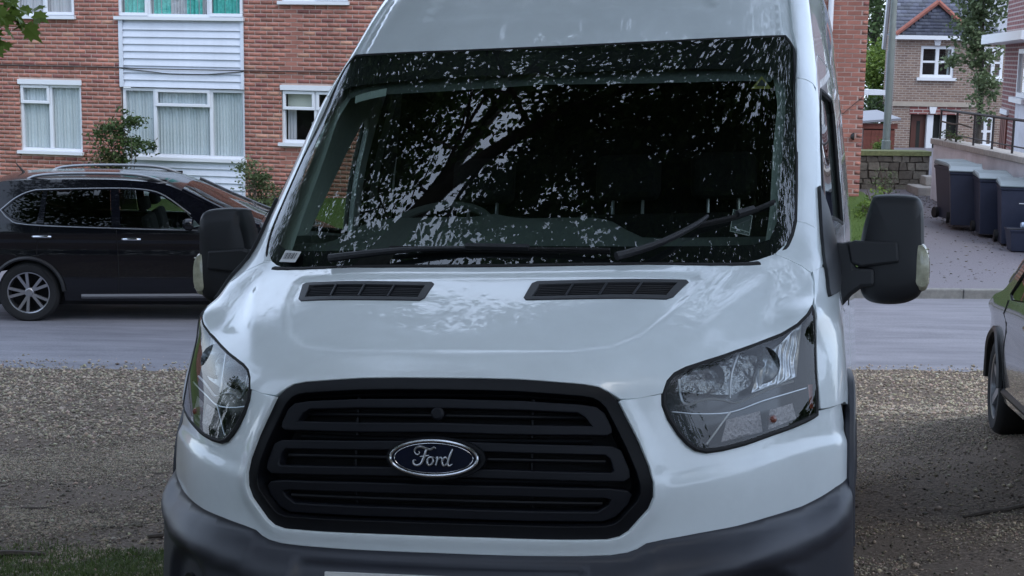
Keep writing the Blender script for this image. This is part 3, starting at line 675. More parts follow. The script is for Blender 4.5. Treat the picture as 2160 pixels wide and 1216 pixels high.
MB().box(-.95, .95, 1.2, 2.62, .55, .60).build('cabin_floor', 'void', van)
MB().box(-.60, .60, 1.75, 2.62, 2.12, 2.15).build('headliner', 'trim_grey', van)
def trims(s):
    panel('pillar_trim', side([(.90, 1.58), (.925, 1.9), (.97, 2.3), (.90, 2.60), (2.6, 2.60), (2.40, 2.40), (2.2, 2.2), (2.03, 1.95), (1.93, 1.74), (1.9, 1.62), (1.2, 1.50), (.95, 1.50)], s), 'trim_grey', van, d=-.05, gap=0, rim=False, grid=.05)
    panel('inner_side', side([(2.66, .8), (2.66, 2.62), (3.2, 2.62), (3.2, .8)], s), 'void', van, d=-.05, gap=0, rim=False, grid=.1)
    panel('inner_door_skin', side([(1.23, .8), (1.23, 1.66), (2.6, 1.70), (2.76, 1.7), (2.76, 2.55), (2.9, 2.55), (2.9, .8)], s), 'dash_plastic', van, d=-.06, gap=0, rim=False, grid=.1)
both(trims)
panel('header_trim', sym([(0, 2.46), (.9, 2.42), (.98, 2.5), (.95, 2.66), (0, 2.66)]), 'dash_plastic', van, d=-.03, gap=0, rim=False, grid=.06)
# under-body and firewall so nothing shows through the gaps
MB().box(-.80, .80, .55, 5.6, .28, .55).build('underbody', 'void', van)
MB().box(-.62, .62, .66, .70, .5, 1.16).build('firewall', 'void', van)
# --- door mirrors
def mirror(s):
    y0 = 1.27; inx = 0 if s > 0 else .030
    out = [(1.083, 1.502), (1.094, 1.517), (1.15, 1.519), (1.212, 1.513), (1.234, 1.497), (1.242, 1.462), (1.243, 1.375), (1.245, 1.26), (1.236, 1.215), (1.215, 1.188), (1.17, 1.172), (1.105, 1.172), (1.064, 1.186), (1.045, 1.22), (1.038, 1.30), (1.053, 1.40), (1.072, 1.47)]
    c = np.array(crom(out, 4, True)); c[:, 0] = (c[:, 0]-inx)*s; ce = c.mean(0)
    rings = [(.045, .97), (.035, 1.0), (-.005, 1.0), (-.038, .988), (-.062, .95), (-.078, .87), (-.087, .66), (-.090, .3)]
    V = []; F = []; n = len(c)
    for dy, k in rings: V += [(ce[0]+(p[0]-ce[0])*k, y0+dy, ce[1]+(p[1]-ce[1])*k) for p in c]
    for i in range(len(rings)-1):
        for j in range(n):
            f = (i*n+j, i*n+(j+1) % n, (i+1)*n+(j+1) % n, (i+1)*n+j); F.append(f)
    F.append(tuple((len(rings)-1)*n+j for j in range(n))); F.append(tuple(range(n)))
    h = mesh('door_mirror', V, F, 'dark_plastic', van, True, angle=40)
    mesh('mirror_glass', [(ce[0]+(p[0]-ce[0])*.93, y0+.050, ce[1]+(p[1]-ce[1])*.93) for p in c], [tuple(range(n))], 'chrome', h)
    # shut line between cap and lower shell
    MB().tube([(1.070*s, y0-.050, 1.347), (1.12*s, y0-.081, 1.347), (1.19*s, y0-.076, 1.345)], .0022, 5).build('seam', 'void', h, True)
    # indicator lens wrapped round the outer edge
    ind = [(1.215, 1.360), (1.236, 1.362), (1.250, 1.345), (1.258, 1.30), (1.255, 1.24), (1.240, 1.212), (1.212, 1.222), (1.205, 1.28)]
    ci = np.array(crom(ind, 4, True)); ci[:, 0] = (ci[:, 0]-inx)*s; cc = ci.mean(0); V = []; F = []; n2 = len(ci)
    rr = [(.02, 1), (-.045, 1.0), (-.068, .95), (-.082, .82), (-.088, .4)]
    for dy, k in rr: V += [(cc[0]+(p[0]-cc[0])*k, y0+dy, cc[1]+(p[1]-cc[1])*k) for p in ci]
    for i in range(len(rr)-1):
        for j in range(n2): F.append((i*n2+j, i*n2+(j+1) % n2, (i+1)*n2+(j+1) % n2, (i+1)*n2+j))
    F.append(tuple((len(rr)-1)*n2+j for j in range(n2)))
    il = mesh('indicator', V, F, 'indicator_lens', h, True, angle=40)
    m_ = MB()
    for k in range(9): m_.tube([((1.228-inx)*s, y0-.084, 1.235+k*.013), ((1.254-inx)*s, y0-.070, 1.238+k*.013)], .0025, 5)
    m_.build('lens_ribs', 'indicator_lens', il, True)
    MB().prism([(cc[0]+(p[0]-cc[0])*.86, cc[1]+(p[1]-cc[1])*.86) for p in ci], y0-.055, y0-.05, lambda a, b, hh: Vector((a, hh, b))).build('indicator_back', 'lamp_chrome', il)
    # arm: upper block and lower bracket down to the mount
    a_ = MB()
    a_.prism([(1.005, 1.362), (1.03, 1.372), (1.16, 1.365), (1.165, 1.30), (1.05, 1.287), (1.015, 1.30)], y0-.105, y0-.06, lambda a, b, hh: Vector((a*s, hh, b)))
    bevel(a_.build('mirror_arm', 'dark_plastic', h), .008, 2)
    b_ = MB().prism([(.965, 1.37), (.995, 1.365), (1.025, 1.372), (1.03, 1.287), (1.09, 1.283), (1.09, 1.225), (1.05, 1.222), (1.02, 1.20), (.985, 1.16), (.945, 1.11), (.93, 1.20)], y0-.10, y0+.02, lambda a, b, hh: Vector((a*s, hh, b)))
    bevel(b_.build('mirror_bracket', 'dark_plastic', h), .012, 2)
both(mirror)
# --- wheels
def wheel(parent, x, y, z, s, R, wdt, rim_r, spokes, name='wheel', rimm='silver', twin=False, steer=0, tyre_n=40):
    M = Matrix.Translation((x, y, z)) @ Matrix.Rotation(steer, 4, 'Z') @ Matrix.Scale(s, 4, (1, 0, 0))
    t = MB().lathe([(rim_r*.97, -wdt*.45), (rim_r+.01, -wdt*.5), (R-.035, -wdt*.5), (R-.012, -wdt*.42), (R, -wdt*.3), (R, wdt*.3), (R-.012, wdt*.42), (R-.035, wdt*.5), (rim_r+.012, wdt*.5), (rim_r*.97, wdt*.45)], tyre_n, M)
    o = t.build(name, 'tyre', parent, True)
    MB().lathe([(rim_r*.985, wdt*.44), (rim_r*.99, wdt*.46), (rim_r*.93, wdt*.44), (rim_r*.90, wdt*.2), (rim_r*.88, -wdt*.4)], tyre_n, M).build('rim', rimm, o, True)
    MB().lathe([(0, -.0), (rim_r*.9, -.0)], 24, M).build('brake_disc', 'void', o, True)
    sp = MB(); n_ = spokes
    for k in range(n_):
        base = 2*math.pi*k/n_
        for da in ((-.17, .17) if twin else (0,)):
            a0 = base+da*.5; a1 = base+da*1.35; w0, w1 = (.016, .017) if twin else (.03, .028)
            def pt(r, a, off, h): return M @ Vector((h, r*math.cos(a)-off*math.sin(a), r*math.sin(a)+off*math.cos(a)))
            r0, r1 = rim_r*.18, rim_r*.93
            V = [pt(r0, a0, -w0, wdt*.34), pt(r0, a0, w0, wdt*.34), pt(r1, a1, w1, wdt*.42), pt(r1, a1, -w1, wdt*.42), pt(r0, a0, -w0, wdt*.22), pt(r0, a0, w0, wdt*.22), pt(r1, a1, w1, wdt*.30), pt(r1, a1, -w1, wdt*.30)]
            sp.add(V, [(0, 1, 2, 3), (7, 6, 5, 4), (0, 3, 7, 4), (1, 5, 6, 2), (0, 4, 5, 1), (3, 2, 6, 7)])
    sp.build('spokes', rimm, o)
    MB().lathe([(0, wdt*.38), (rim_r*.16, wdt*.37), (rim_r*.22, wdt*.32), (rim_r*.22, wdt*.1)], 20, M).build('hub_cap', rimm, o, True)
    return o
for x, y, s in ((.87, 1.02, 1), (-.87, 1.02, -1), (.87, 4.35, 1), (-.87, 4.35, -1)):
    wheel(van, x, y, .345, s, .345, .225, .215, 5)
# ================================================================ GROUND
def attr_mix(name, c1, c2, c3, rough, s1, s2, bump, bs, dist=.02, c4=None):
    """three tone ground: large patches (s1) over fine grain (s2)"""
    m = bpy.data.materials.new(name); m.use_nodes = True; MATS[name] = m
    n = m.node_tree.nodes; l = m.node_tree.links; p = n['Principled BSDF']; p.inputs['Roughness'].default_value = rough
    p.inputs['Specular IOR Level'].default_value = .35
    tc = n.new('ShaderNodeTexCoord')
    def noise(s, d=6, r=.6):
        t = n.new('ShaderNodeTexNoise'); t.inputs['Scale'].default_value = s; t.inputs['Detail'].default_value = d; t.inputs['Roughness'].default_value = r
        l.new(tc.outputs['Object'], t.inputs['Vector']); return t
    def ramp(src, a, b, p0=.4, p1=.6):
        r = n.new('ShaderNodeValToRGB'); r.color_ramp.elements[0].color = (*a, 1); r.color_ramp.elements[1].color = (*b, 1)
        r.color_ramp.elements[0].position = p0; r.color_ramp.elements[1].position = p1; l.new(src, r.inputs[0]); return r
    a = noise(s1); b = noise(s2, 8, .7)
    r1 = ramp(b.outputs[0], c1, c2, .38, .62); r2 = ramp(a.outputs[0], (0, 0, 0), (1, 1, 1), .45, .6)
    mx = n.new('ShaderNodeMix'); mx.data_type = 'RGBA'; l.new(r2.outputs[0], mx.inputs[0]); l.new(r1.outputs[0], mx.inputs[6]); mx.inputs[7].default_value = (*c3, 1)
    l.new(mx.outputs[2], p.inputs['Base Color'])
    t2 = noise(bs, 8, .7); bp_ = n.new('ShaderNodeBump'); bp_.inputs['Strength'].default_value = bump; bp_.inputs['Distance'].default_value = dist
    l.new(t2.outputs[0], bp_.inputs['Height']); l.new(bp_.outputs[0], p.inputs['Normal']); return m
attr_mix('mud_gravel', (.058, .041, .030), (.33, .255, .195), (.205, .157, .12), .85, 1.1, 48, 1.0, 42, .04)
attr_mix('asphalt', (.165, .162, .180), (.215, .211, .230), (.195, .191, .211), .62, .35, 45, .35, 160, .006)
attr_mix('tarmac_drive', (.14, .13, .145), (.20, .185, .205), (.17, .16, .175), .75, .6, 35, .4, 120, .008)
attr_mix('lawn', (.05, .085, .018), (.09, .14, .03), (.07, .10, .025), .95, .8, 40, .8, 60, .03)
m_ = MATS['asphalt']; n_ = m_.node_tree.nodes; l_ = m_.node_tree.links; p_ = n_['Principled BSDF']; src_ = p_.inputs['Base Color'].links[0].from_socket
tc_a = n_.new('ShaderNodeTexCoord'); mp_ = n_.new('ShaderNodeMapping'); mp_.inputs['Scale'].default_value = (.35, 2.6, 1); mp_.inputs['Rotation'].default_value = (0, 0, -.07); st_ = n_.new('ShaderNodeTexNoise'); st_.inputs['Scale'].default_value = 1.6; st_.inputs['Detail'].default_value = 9; st_.inputs['Roughness'].default_value = .72
rp_ = n_.new('ShaderNodeValToRGB'); rp_.color_ramp.elements[0].color = (.80, .80, .81, 1); rp_.color_ramp.elements[1].color = (1.30, 1.30, 1.29, 1); rp_.color_ramp.elements[0].position = .36; rp_.color_ramp.elements[1].position = .68
ml_ = n_.new('ShaderNodeMix'); ml_.data_type = 'RGBA'; ml_.blend_type = 'MULTIPLY'; ml_.inputs[0].default_value = 1
l_.new(tc_a.outputs['Object'], mp_.inputs['Vector']); l_.new(mp_.outputs[0], st_.inputs['Vector']); l_.new(st_.outputs[0], rp_.inputs[0]); l_.new(src_, ml_.inputs[6]); l_.new(rp_.outputs[0], ml_.inputs[7]); l_.new(ml_.outputs[2], p_.inputs['Base Color'])
mat('kerb_stone', (.20, .195, .18), rough=.85, noise=.2, nscale=9, bump=.4, bscale=60)
mat('stone_grey', (.24, .225, .20), rough=.85, attr='tint')
mat('clod_earth', (.045, .038, .033), rough=.95, noise=.3, nscale=30)
def yr(x): x = np.asarray(x, float); return 14.9+.075*x+.045*np.sin(2.3*x)+.03*np.sin(6.1*x+1)+.018*np.sin(15*x+2)          # near edge of the road
def yk(x): return 19.62+.065*np.asarray(x, float)         # far kerb line
def vz(x, y):
    """height of the bank the van stands on, falling to the road"""
    x = np.asarray(x, float); y = np.asarray(y, float); e = yr(x)
    pl = 1.45+.0227*(x+.173)-.1641*(np.maximum(y, 1.5)-3.452)
    z8 = 1.45+.0227*(x+.173)-.1641*(8.2-3.452)
    t = np.clip((y-8.2)/(e-8.2), 0, 1); h = e-8.2
    # cubic hermite from the plane (slope -.164) to zero (slope -.03)
    far = z8*(2*t**3-3*t*t+1)+h*(-.1641)*(t**3-2*t*t+t)+h*(-.02)*(t**3-t*t)
    z = np.where(y < 8.2, pl, np.maximum(far, -.02+0*t))
    return z+.15*np.clip(x-1.7, 0, 2.5)*sstep(13.5, 9.8, y)
def nz(x, y, s, seed=0):
    v = np.zeros_like(x)
    r = np.random.default_rng(seed)
    for k in range(7):
        a, b, c, d = r.uniform(-1, 1, 4); v = v+np.sin((x*a*2+y*b*2)*s*(1+k*.45)+c*9+1.7*np.sin((x*b-y*a)*s*.7+d*9))/(1+k*.35)
    return v/3
def grid(name, X, Y, Z, m, smooth=True):
    ny, nx = X.shape; V = np.stack([X, Y, Z], -1).reshape(-1, 3); i = np.arange(ny*nx).reshape(ny, nx)
    F = np.stack([i[:-1, :-1], i[:-1, 1:], i[1:, 1:], i[1:, :-1]], -1).reshape(-1, 4)
    return tag(fast_mesh(name, V, F, m, None, smooth), kind='structure')
xs = np.concatenate([np.linspace(-60, -7, 30), np.linspace(-6.9, 6.9, 240), np.linspace(7, 60, 30)]); ts = np.concatenate([np.linspace(0, .52, 25), np.linspace(.525, 1, 210)])
X = np.repeat(xs[None], len(ts), 0); Y = -25+(yr(X)+25)*ts[:, None]
def vz2(X, Y):
    k = np.clip((yr(X)-.05-Y)/1.5, 0, 1)
    return vz(X, Y)+k*(.022*nz(X, Y, 1.3, 1)+.012*nz(X, Y, 5, 2)+.007*nz(X, Y, 13, 3))
grid('gravel_verge', X, Y, vz2(X, Y), 'mud_gravel')
ts = np.linspace(0, 1, 30); xs = np.linspace(-60, 60, 160); X = np.repeat(xs[None], len(ts), 0); Y = yr(X)-.02+(yk(X)-yr(X)+.02)*ts[:, None]
grid('road', X, Y, -.012+.05*np.sin(np.pi*ts)[:, None]+0*X, 'asphalt')
# kerbstones, each its own piece of the kerb
kerb = tag(bpy.data.objects.new('kerb', None), kind='structure'); COL.objects.link(kerb)
kd = Vector((1, .065, 0)).normalized(); kr = math.atan2(kd.y, kd.x)
k0 = bevel(MB().box(-.452, .452, -.065, .065, -.15, .115).build('kerbstone', 'kerb_stone', kerb), .018, 2)
for k in range(-14, 26):
    o = k0 if k == -14 else k0.copy()
    if o is not k0: COL.objects.link(o); o.parent = kerb
    x = .914*k*kd.x+.3; o.location = (x, float(yk(x))+.07, random.uniform(-.008, .008)); o.rotation_euler = (random.uniform(-.01, .01), random.uniform(-.006, .006), kr)
# pavement and drive beyond the kerb (right), lawn rising to the flats (left)
ts = np.linspace(0, 1, 60); xs = np.linspace(-60, 60, 200); X = np.repeat(xs[None], len(ts), 0); y0 = yk(X)+.13
Y = y0+(62-y0)*(ts[:, None]**1.6); Z = .105+np.clip((Y-y0)/12, 0, 1)*.28+.01*nz(X, Y, .8, 5)*np.clip((Y-y0)/2, 0, 1)
grid('pavement', X, Y, Z, 'tarmac_drive')
def fy(s): return 27.03-.21667*s, -8.555+.97624*s
xs = np.linspace(-34, 5.75, 140); ts = np.linspace(0, 1, 24); X = np.repeat(xs[None], len(ts), 0); ya = yk(X)+1.35; yb = 27.03-.22194*(X+8.555)
Y = ya+(yb+.4-ya)*ts[:, None]; zt = .36+.045*np.clip(X+9, 0, 15); Z = .165+(zt-.125)*(3*ts**2-2*ts**3)[:, None]**.8+.012*nz(X, Y, 1.5, 8)
grid('lawn', X, Y, Z, 'lawn')
# --- loose stones: nobody could count them
def stones(name, n, fn, smin, smax, tint0, m='stone_grey', flat=.55, label='loose pale gravel stones strewn over the verge'):
    P = fn(n); n = len(P); ico = np.array([(0, 0, 1), (.94, 0, .1), (.29, .9, -.05), (-.76, .55, .1), (-.76, -.55, -.05), (.29, -.9, .1), (0, 0, -.7)])
    Fi = np.array([(0, 1, 2), (0, 2, 3), (0, 3, 4), (0, 4, 5), (0, 5, 1), (6, 2, 1), (6, 3, 2), (6, 4, 3), (6, 5, 4), (6, 1, 5)])
    sc_ = (smin+(smax-smin)*RNG.random(n)**2.2)[:, None, None]; an = RNG.uniform(0, 6.28, n); c, s = np.cos(an), np.sin(an)
    V = ico[None]*np.stack([RNG.uniform(.8, 1.5, n), RNG.uniform(.6, 1, n), RNG.uniform(.4, 1, n)*flat/.55*.7], 1)[:, None]*RNG.uniform(.75, 1.25, (n, 7, 1))
    V = np.stack([V[..., 0]*c[:, None]-V[..., 1]*s[:, None], V[..., 0]*s[:, None]+V[..., 1]*c[:, None], V[..., 2]], -1)*sc_+P[:, None]
    F = Fi[None]+(np.arange(n)*7)[:, None, None]; t = RNG.uniform(*tint0, n)[:, None]*np.array([[1.08, .95, .80]])*(1+RNG.normal(0, .05, (n, 3)))
    o = fast_mesh(name, V.reshape(-1, 3), F.reshape(-1, 3), m, None, False, np.repeat(t, 10, 0)); return tag(o, label, 'gravel' if 'gravel' in label else 'debris', kind='stuff')
def place(n, x0, x1, ya, yb, dens):
    x = RNG.uniform(x0, x1, n); y = ya+(yb-ya)*RNG.random(n) if np.isscalar(yb) else None
    ok = RNG.random(n) < dens(x, y); x, y = x[ok], y[ok]; ok = (y < yr(x)-.03+.75*RNG.random(len(x))**5) & (np.abs(x) < .40*y+1.0); x, y = x[ok], y[ok]
    return np.stack([x, y, np.where(y < yr(x), vz2(x, y), .0)+.004], 1)
def dens_l(x, y): return np.clip(.34+.7*sstep(10.2, 12.4, y)+.35*sstep(.1, .8, nz(x, y, 1.1, 21))+.15*sstep(9, 6, y), 0, 1)*np.where(x > 0, .35+.65*sstep(10.8, 12.6, y+.4*nz(x, y, 1, 9)), 1)
stones('gravel', 100000, lambda n: place(n, -7, 7, 4.5, 15.5, dens_l), .004, .018, (.5, 2.1), flat=.8)
stones('gravel_chippings', 76000, lambda n: place(n, -7.2, 7.2, 10.6, 15.5, lambda x, y: (.2+.8*sstep(10.6, 12.4, y+.5*nz(x, y, 1.4, 77)))*(.4+.6*sstep(-.5, .4, nz(x, y, 1.7, 78)))), .007, .024, (.5, 2.1), flat=.8, label='pale gravel chippings in a band beside the road edge')
stones('earth_clods', 26000, lambda n: place(n, -6, 6, 4.5, 12.5, lambda x, y: .15+.6*sstep(.0, .7, nz(x, y, 1.6, 55))), .004, .013, (.25, .6), flat=.85, label='dark crumbs of earth and bark debris on the verge')
stones('verge_litter', 9000, lambda n: place(n, -5, 5, 4.6, 12.5, lambda x, y: .1+.9*sstep(.15, .8, nz(x, y, 1.9, 133))), .006, .024, (.15, .75), flat=.22, label='scattered brown leaf litter and bark debris over the near gravel')
stones('soil_crumbs', 1100000, lambda n: place(n, -5, 5, 4.6, 11.5, lambda x, y: (.06+.94*sstep(-.25, .45, nz(x, y, 1.5, 91)))*np.where(x > .5, .30, 1.)), .003, .0095, (.4, 1.9), flat=.7, label='fine brown grit and small stones trodden into the near gravel')
def scatter_grass(name, pts, h0, h1, m, label, lean=.5, wd=.004):
    n = len(pts); an = RNG.uniform(0, 6.28, n); h = RNG.uniform(h0, h1, n); dx, dy = np.cos(an), np.sin(an); L = RNG.uniform(.1, lean, n)*h
    b0 = pts+np.stack([-dy*wd, dx*wd, 0*h], 1); b1 = pts+np.stack([dy*wd, -dx*wd, 0*h], 1)
    m0 = pts+np.stack([dx*L*.35-dy*wd*.8, dy*L*.35+dx*wd*.8, h*.6], 1); m1 = pts+np.stack([dx*L*.35+dy*wd*.8, dy*L*.35-dx*wd*.8, h*.6], 1)
    tp = pts+np.stack([dx*L, dy*L, h], 1); tp2 = tp+np.stack([dy*.001, -dx*.001, 0*h], 1)
    V = np.stack([b0, b1, m1, m0, tp2, tp], 1).reshape(-1, 3); i = np.arange(n)[:, None]*6
    F = np.concatenate([i+np.array([[0, 1, 2, 3]]), i+np.array([[3, 2, 4, 5]])], 0); t = np.tile(RNG.uniform(0, 1, n), 2)
    return tag(fast_mesh(name, V, F, m, None, False, t), label, 'grass', kind='stuff')
leaf_mat('grass_blade', (.045, .075, .014), (.13, .18, .05))
leaf_mat('lawn_blade', (.06, .12, .02), (.14, .22, .05))
def gpts(n):
    x = RNG.uniform(-3.2, -.6, n); y = RNG.uniform(3.5, 7.2, n); k = sstep(7.0, 6.0, y+.3*nz(x, y, 2.2, 31)); ok = RNG.random(n) < k*(.35+.65*sstep(-.3, .4, nz(x, y, 3, 33))); x, y = x[ok], y[ok]
    return np.stack([x, y, vz2(x, y)], 1)
scatter_grass('grass', gpts(150000), .010, .030, 'grass_blade', 'sparse dark green grass at the near left edge of the verge', wd=.0022, lean=1.2)
def lpts(n):
    x = RNG.uniform(3.6, 5.7, n); y = RNG.uniform(21.3, 24.6, n); t = (y-(yk(x)+1.35))/(27.03-.22194*(x+8.555)+.4-(yk(x)+1.35)); z = .125+(.30+.045*np.clip(x+9, 0, 15)-.125)*(3*t**2-2*t**3)**.8; return np.stack([x, y, z], 1)[(t > 0) & (t < 1)]
scatter_grass('lawn_grass', lpts(9000), .04, .12, 'lawn_blade', 'bright green lawn grass beside the corner of the flats', wd=.006)
def dpts(n):
    x = RNG.uniform(5.6, 8.8, n); y = RNG.uniform(20.6, 31.5, n); y0 = yk(x)+.13; z = .105+np.clip((y-y0)/12, 0, 1)*.28+.01*nz(x, y, .8, 5)*np.clip((y-y0)/2, 0, 1)
    k = RNG.random(n) < .08+.9*sstep(1.1, .2, 8.75-x+.0*y)*sstep(23, 25, y)+.6*sstep(.6, 1., nz(x, y, 1.2, 66)); return np.stack([x, y, z+.003], 1)[k]
stones('leaf_litter', 9000, dpts, .008, .030, (.12, .8), flat=.3, label='dark leaf litter and debris scattered on the drive by the bins')
# a few fallen twigs and a green leaf on the gravel
mat('twig', (.10, .08, .065), rough=.9, noise=.3, nscale=30)
def twig(x, y, L, a, r, label):
    pts = []
    for k in range(6):
        t = k/5-.5; xx = x+L*t*math.cos(a)+.02*math.sin(k*2.1); yy = y+L*t*math.sin(a); pts.append((xx, yy, float(vz2(np.array([xx]), np.array([yy]))[0])+r*.8))
    tag(MB().tube(pts, [r*.6, r, r, r*.9, r*.7, r*.4], 6).build('twig', 'twig', None, True), label, 'twig')
twig(-1.55, 7.15, .55, .22, .016, 'thick grey twig lying on the dark earth left of the van'); twig(-2.35, 6.55, .42, .05, .018, 'short grey stick at the left edge of the earth verge')
twig(-2.7, 8.1, .22, -.4, .010, 'small dark twig lying in the gravel far left'); twig(2.55, 7.1, .55, .08, .012, 'thin dark twig lying on the mud under the right edge of the verge')
# ================================================================ BUILDINGS
mat('brick_red', (.355, .146, .108), rough=.85, noise=.13, nscale=25, bump=.25, bscale=120, dist=.003, rand=.17, stain=.14)
mat('brick_red_joined', (.355, .146, .108), rough=.85, noise=.15, nscale=25, bump=.25, bscale=120, dist=.003, attr='tint', stain=.14)
mat('mortar', (.50, .37, .32), rough=.95, stain=.2, noise=.12, nscale=12, bump=.3, bscale=120, dist=.003)
mat('upvc', (.74, .76, .80), rough=.3)
mat('cladding_white', (.66, .70, .78), rough=.45, stain=.07, noise=.04, nscale=6)
mat('net_curtain', (.60, .66, .68), rough=.9, noise=.06, nscale=30)
mat('curtain_teal', (.10, .48, .42), rough=.9, noise=.25, nscale=14)
mat('curtain_grey', (.5, .5, .52), rough=.9)
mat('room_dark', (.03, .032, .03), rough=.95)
mat('blind_cream', (.55, .57, .48), rough=.9)
mat('cable_black', (.02, .02, .02), rough=.6)
mat('roof_tile', (.10, .06, .05), rough=.9, noise=.3, nscale=20)
flats = bpy.data.objects.new('apartment_block', None); COL.objects.link(flats); flats.location = (-8.555, 27.03, 0); flats.rotation_euler = (0, 0, math.atan2(-.21667, .97624))
tag(flats, 'red brick block of flats with white boarded panels across the road', 'building')
# local frame: x along the facade, y into the building, z up
WINS = []   # openings
OPEN = [(-.548, .691, 1.255, 2.612), (-.58, .61, 3.70, 5.0), (1.47, 3.86, .25, 5.05), (4.556, 5.80, 1.545, 2.612), (4.56, 5.79, 4.0, 5.05), (7.6, 8.85, 1.255, 2.612)]
S0, S1, Z0, Z1 = -14, 14.52, -.2, 5.35
# mortar face with holes
ss = sorted({S0, S1}|{a for o in OPEN for a in o[:2]}); zs = sorted({Z0, Z1}|{a for o in OPEN for a in o[2:]}); mw = MB()
for a, b in zip(ss, ss[1:]):
    for c, d in zip(zs, zs[1:]):
        m_ = ((a+b)/2, (c+d)/2)
        if any(o[0] < m_[0] < o[1] and o[2] < m_[1] < o[3] for o in OPEN): continue
        mw.add([(a, 0, c), (b, 0, c), (b, 0, d), (a, 0, d)], [(0, 1, 2, 3)])
for o in OPEN:
    a, b, c, d = o; mw.add([(a, 0, c), (a, .12, c), (a, .12, d), (a, 0, d)], [(0, 1, 2, 3)]); mw.add([(b, 0, c), (b, 0, d), (b, .12, d), (b, .12, c)], [(0, 1, 2, 3)])
    mw.add([(a, 0, d), (a, .12, d), (b, .12, d), (b, 0, d)], [(0, 1, 2, 3)])
mw.add([(S1, 0, Z0), (S1, 9, Z0), (S1, 9, Z1), (S1, 0, Z1)], [(0, 1, 2, 3)]); mw.add([(S0, 0, Z0), (S0, 0, Z1), (S0, 9, Z1), (S0, 9, Z0)], [(0, 1, 2, 3)])
mw.build('mortar_wall', 'mortar', flats)
MB().box(S0-.3, S1+.3, -.35, 9.3, Z1, Z1+.12).build('eaves', 'upvc', flats)
mesh('roof', [(S0-.3, -.4, Z1+.125), (S1+.3, -.4, Z1+.125), (S1+.3, 4.5, Z1+1.5), (S0-.3, 4.5, Z1+1.5), (S1+.3, 9.4, Z1+.125), (S0-.3, 9.4, Z1+.125)], [(0, 1, 2, 3), (3, 2, 4, 5), (1, 4, 2), (0, 3, 5)], 'roof_tile', flats)
# bricks, stretcher bond, measured pitch 225 x 75 mm
BK = []
nrow = int((Z1-Z0)/.075)
for r in range(nrow):
    z = Z0+r*.075; off = .1125*(r % 2)
    k0_ = int((S1-S0)/.225)+2
    for k in range(k0_):
        a = S1-off-(k+1)*.225+.016; b = a+.209; a0, b0 = a, b
        a, b = max(a, S0), min(b, S1-.0)
        if k == 0 and off: pass
        segs = [(a, b)]
        for o in OPEN:
            if z+.065 > o[2] and z < o[3]:
                ns = []
                for (p, q_) in segs:
                    if q_ <= o[0] or p >= o[1]: ns.append((p, q_)); continue
                    if p < o[0]: ns.append((p, o[0]))
                    if q_ > o[1]: ns.append((o[1], q_))
                segs = ns
        for p, q_ in segs:
            if q_-p > .03: BK.append((p, q_, z))
    if off: BK.append((S1-off+.026, S1, z))
def vis(b):
    s, z = (b[0]+b[1])/2, b[2]
    if 13.05 < s < 14.52 and 1.0 < z < 4.15: return 2+s*.01
    if -.95 < s < 4.9 and 1.2 < z < 4.1: return 1+s*.01
    return 0
full = sorted([b for b in BK if abs(b[1]-b[0]-.209) < 1e-3 and vis(b) > 0], key=vis, reverse=True)[:300]
fs = set(full); rest = [b for b in BK if b not in fs]
b0 = MB().box(-.1045, .1045, -.006, .05, 0, .059).build('brick', 'brick_red', flats)
for i, (a, b, z) in enumerate(full):
    o = b0 if i == 0 else b0.copy()
    if i: COL.objects.link(o); o.parent = flats
    o.location = ((a+b)/2, random.uniform(-.002, .002), z); o.rotation_euler = (0, random.gauss(0, .004), 0)
V = []; F = []; T = []
for a, b, z in rest:
    y = -.006+random.uniform(-.002, .002); k = len(V); V += [(a, y, z), (b, y, z), (b, y, z+.059), (a, y, z+.059), (a, .02, z), (b, .02, z), (b, .02, z+.059), (a, .02, z+.059)]
    F += [(k, k+1, k+2, k+3), (k+3, k+2, k+6, k+7), (k, k+4, k+5, k+1), (k, k+3, k+7, k+4), (k+1, k+5, k+6, k+2)]
    t = random.gauss(1, .12); t = min(1.4, max(.68, t)); p = random.random()
    c = (t*1.3, t*1.6, t*1.5) if p > .955 else (t*.78, t*.72, t*.82) if p < .10 else (t, t, t)
    T += [c]*5
o = fast_mesh('brickwork', V, F, 'brick_red_joined', flats, False, np.array(T)); o['kind'] = 'stuff'
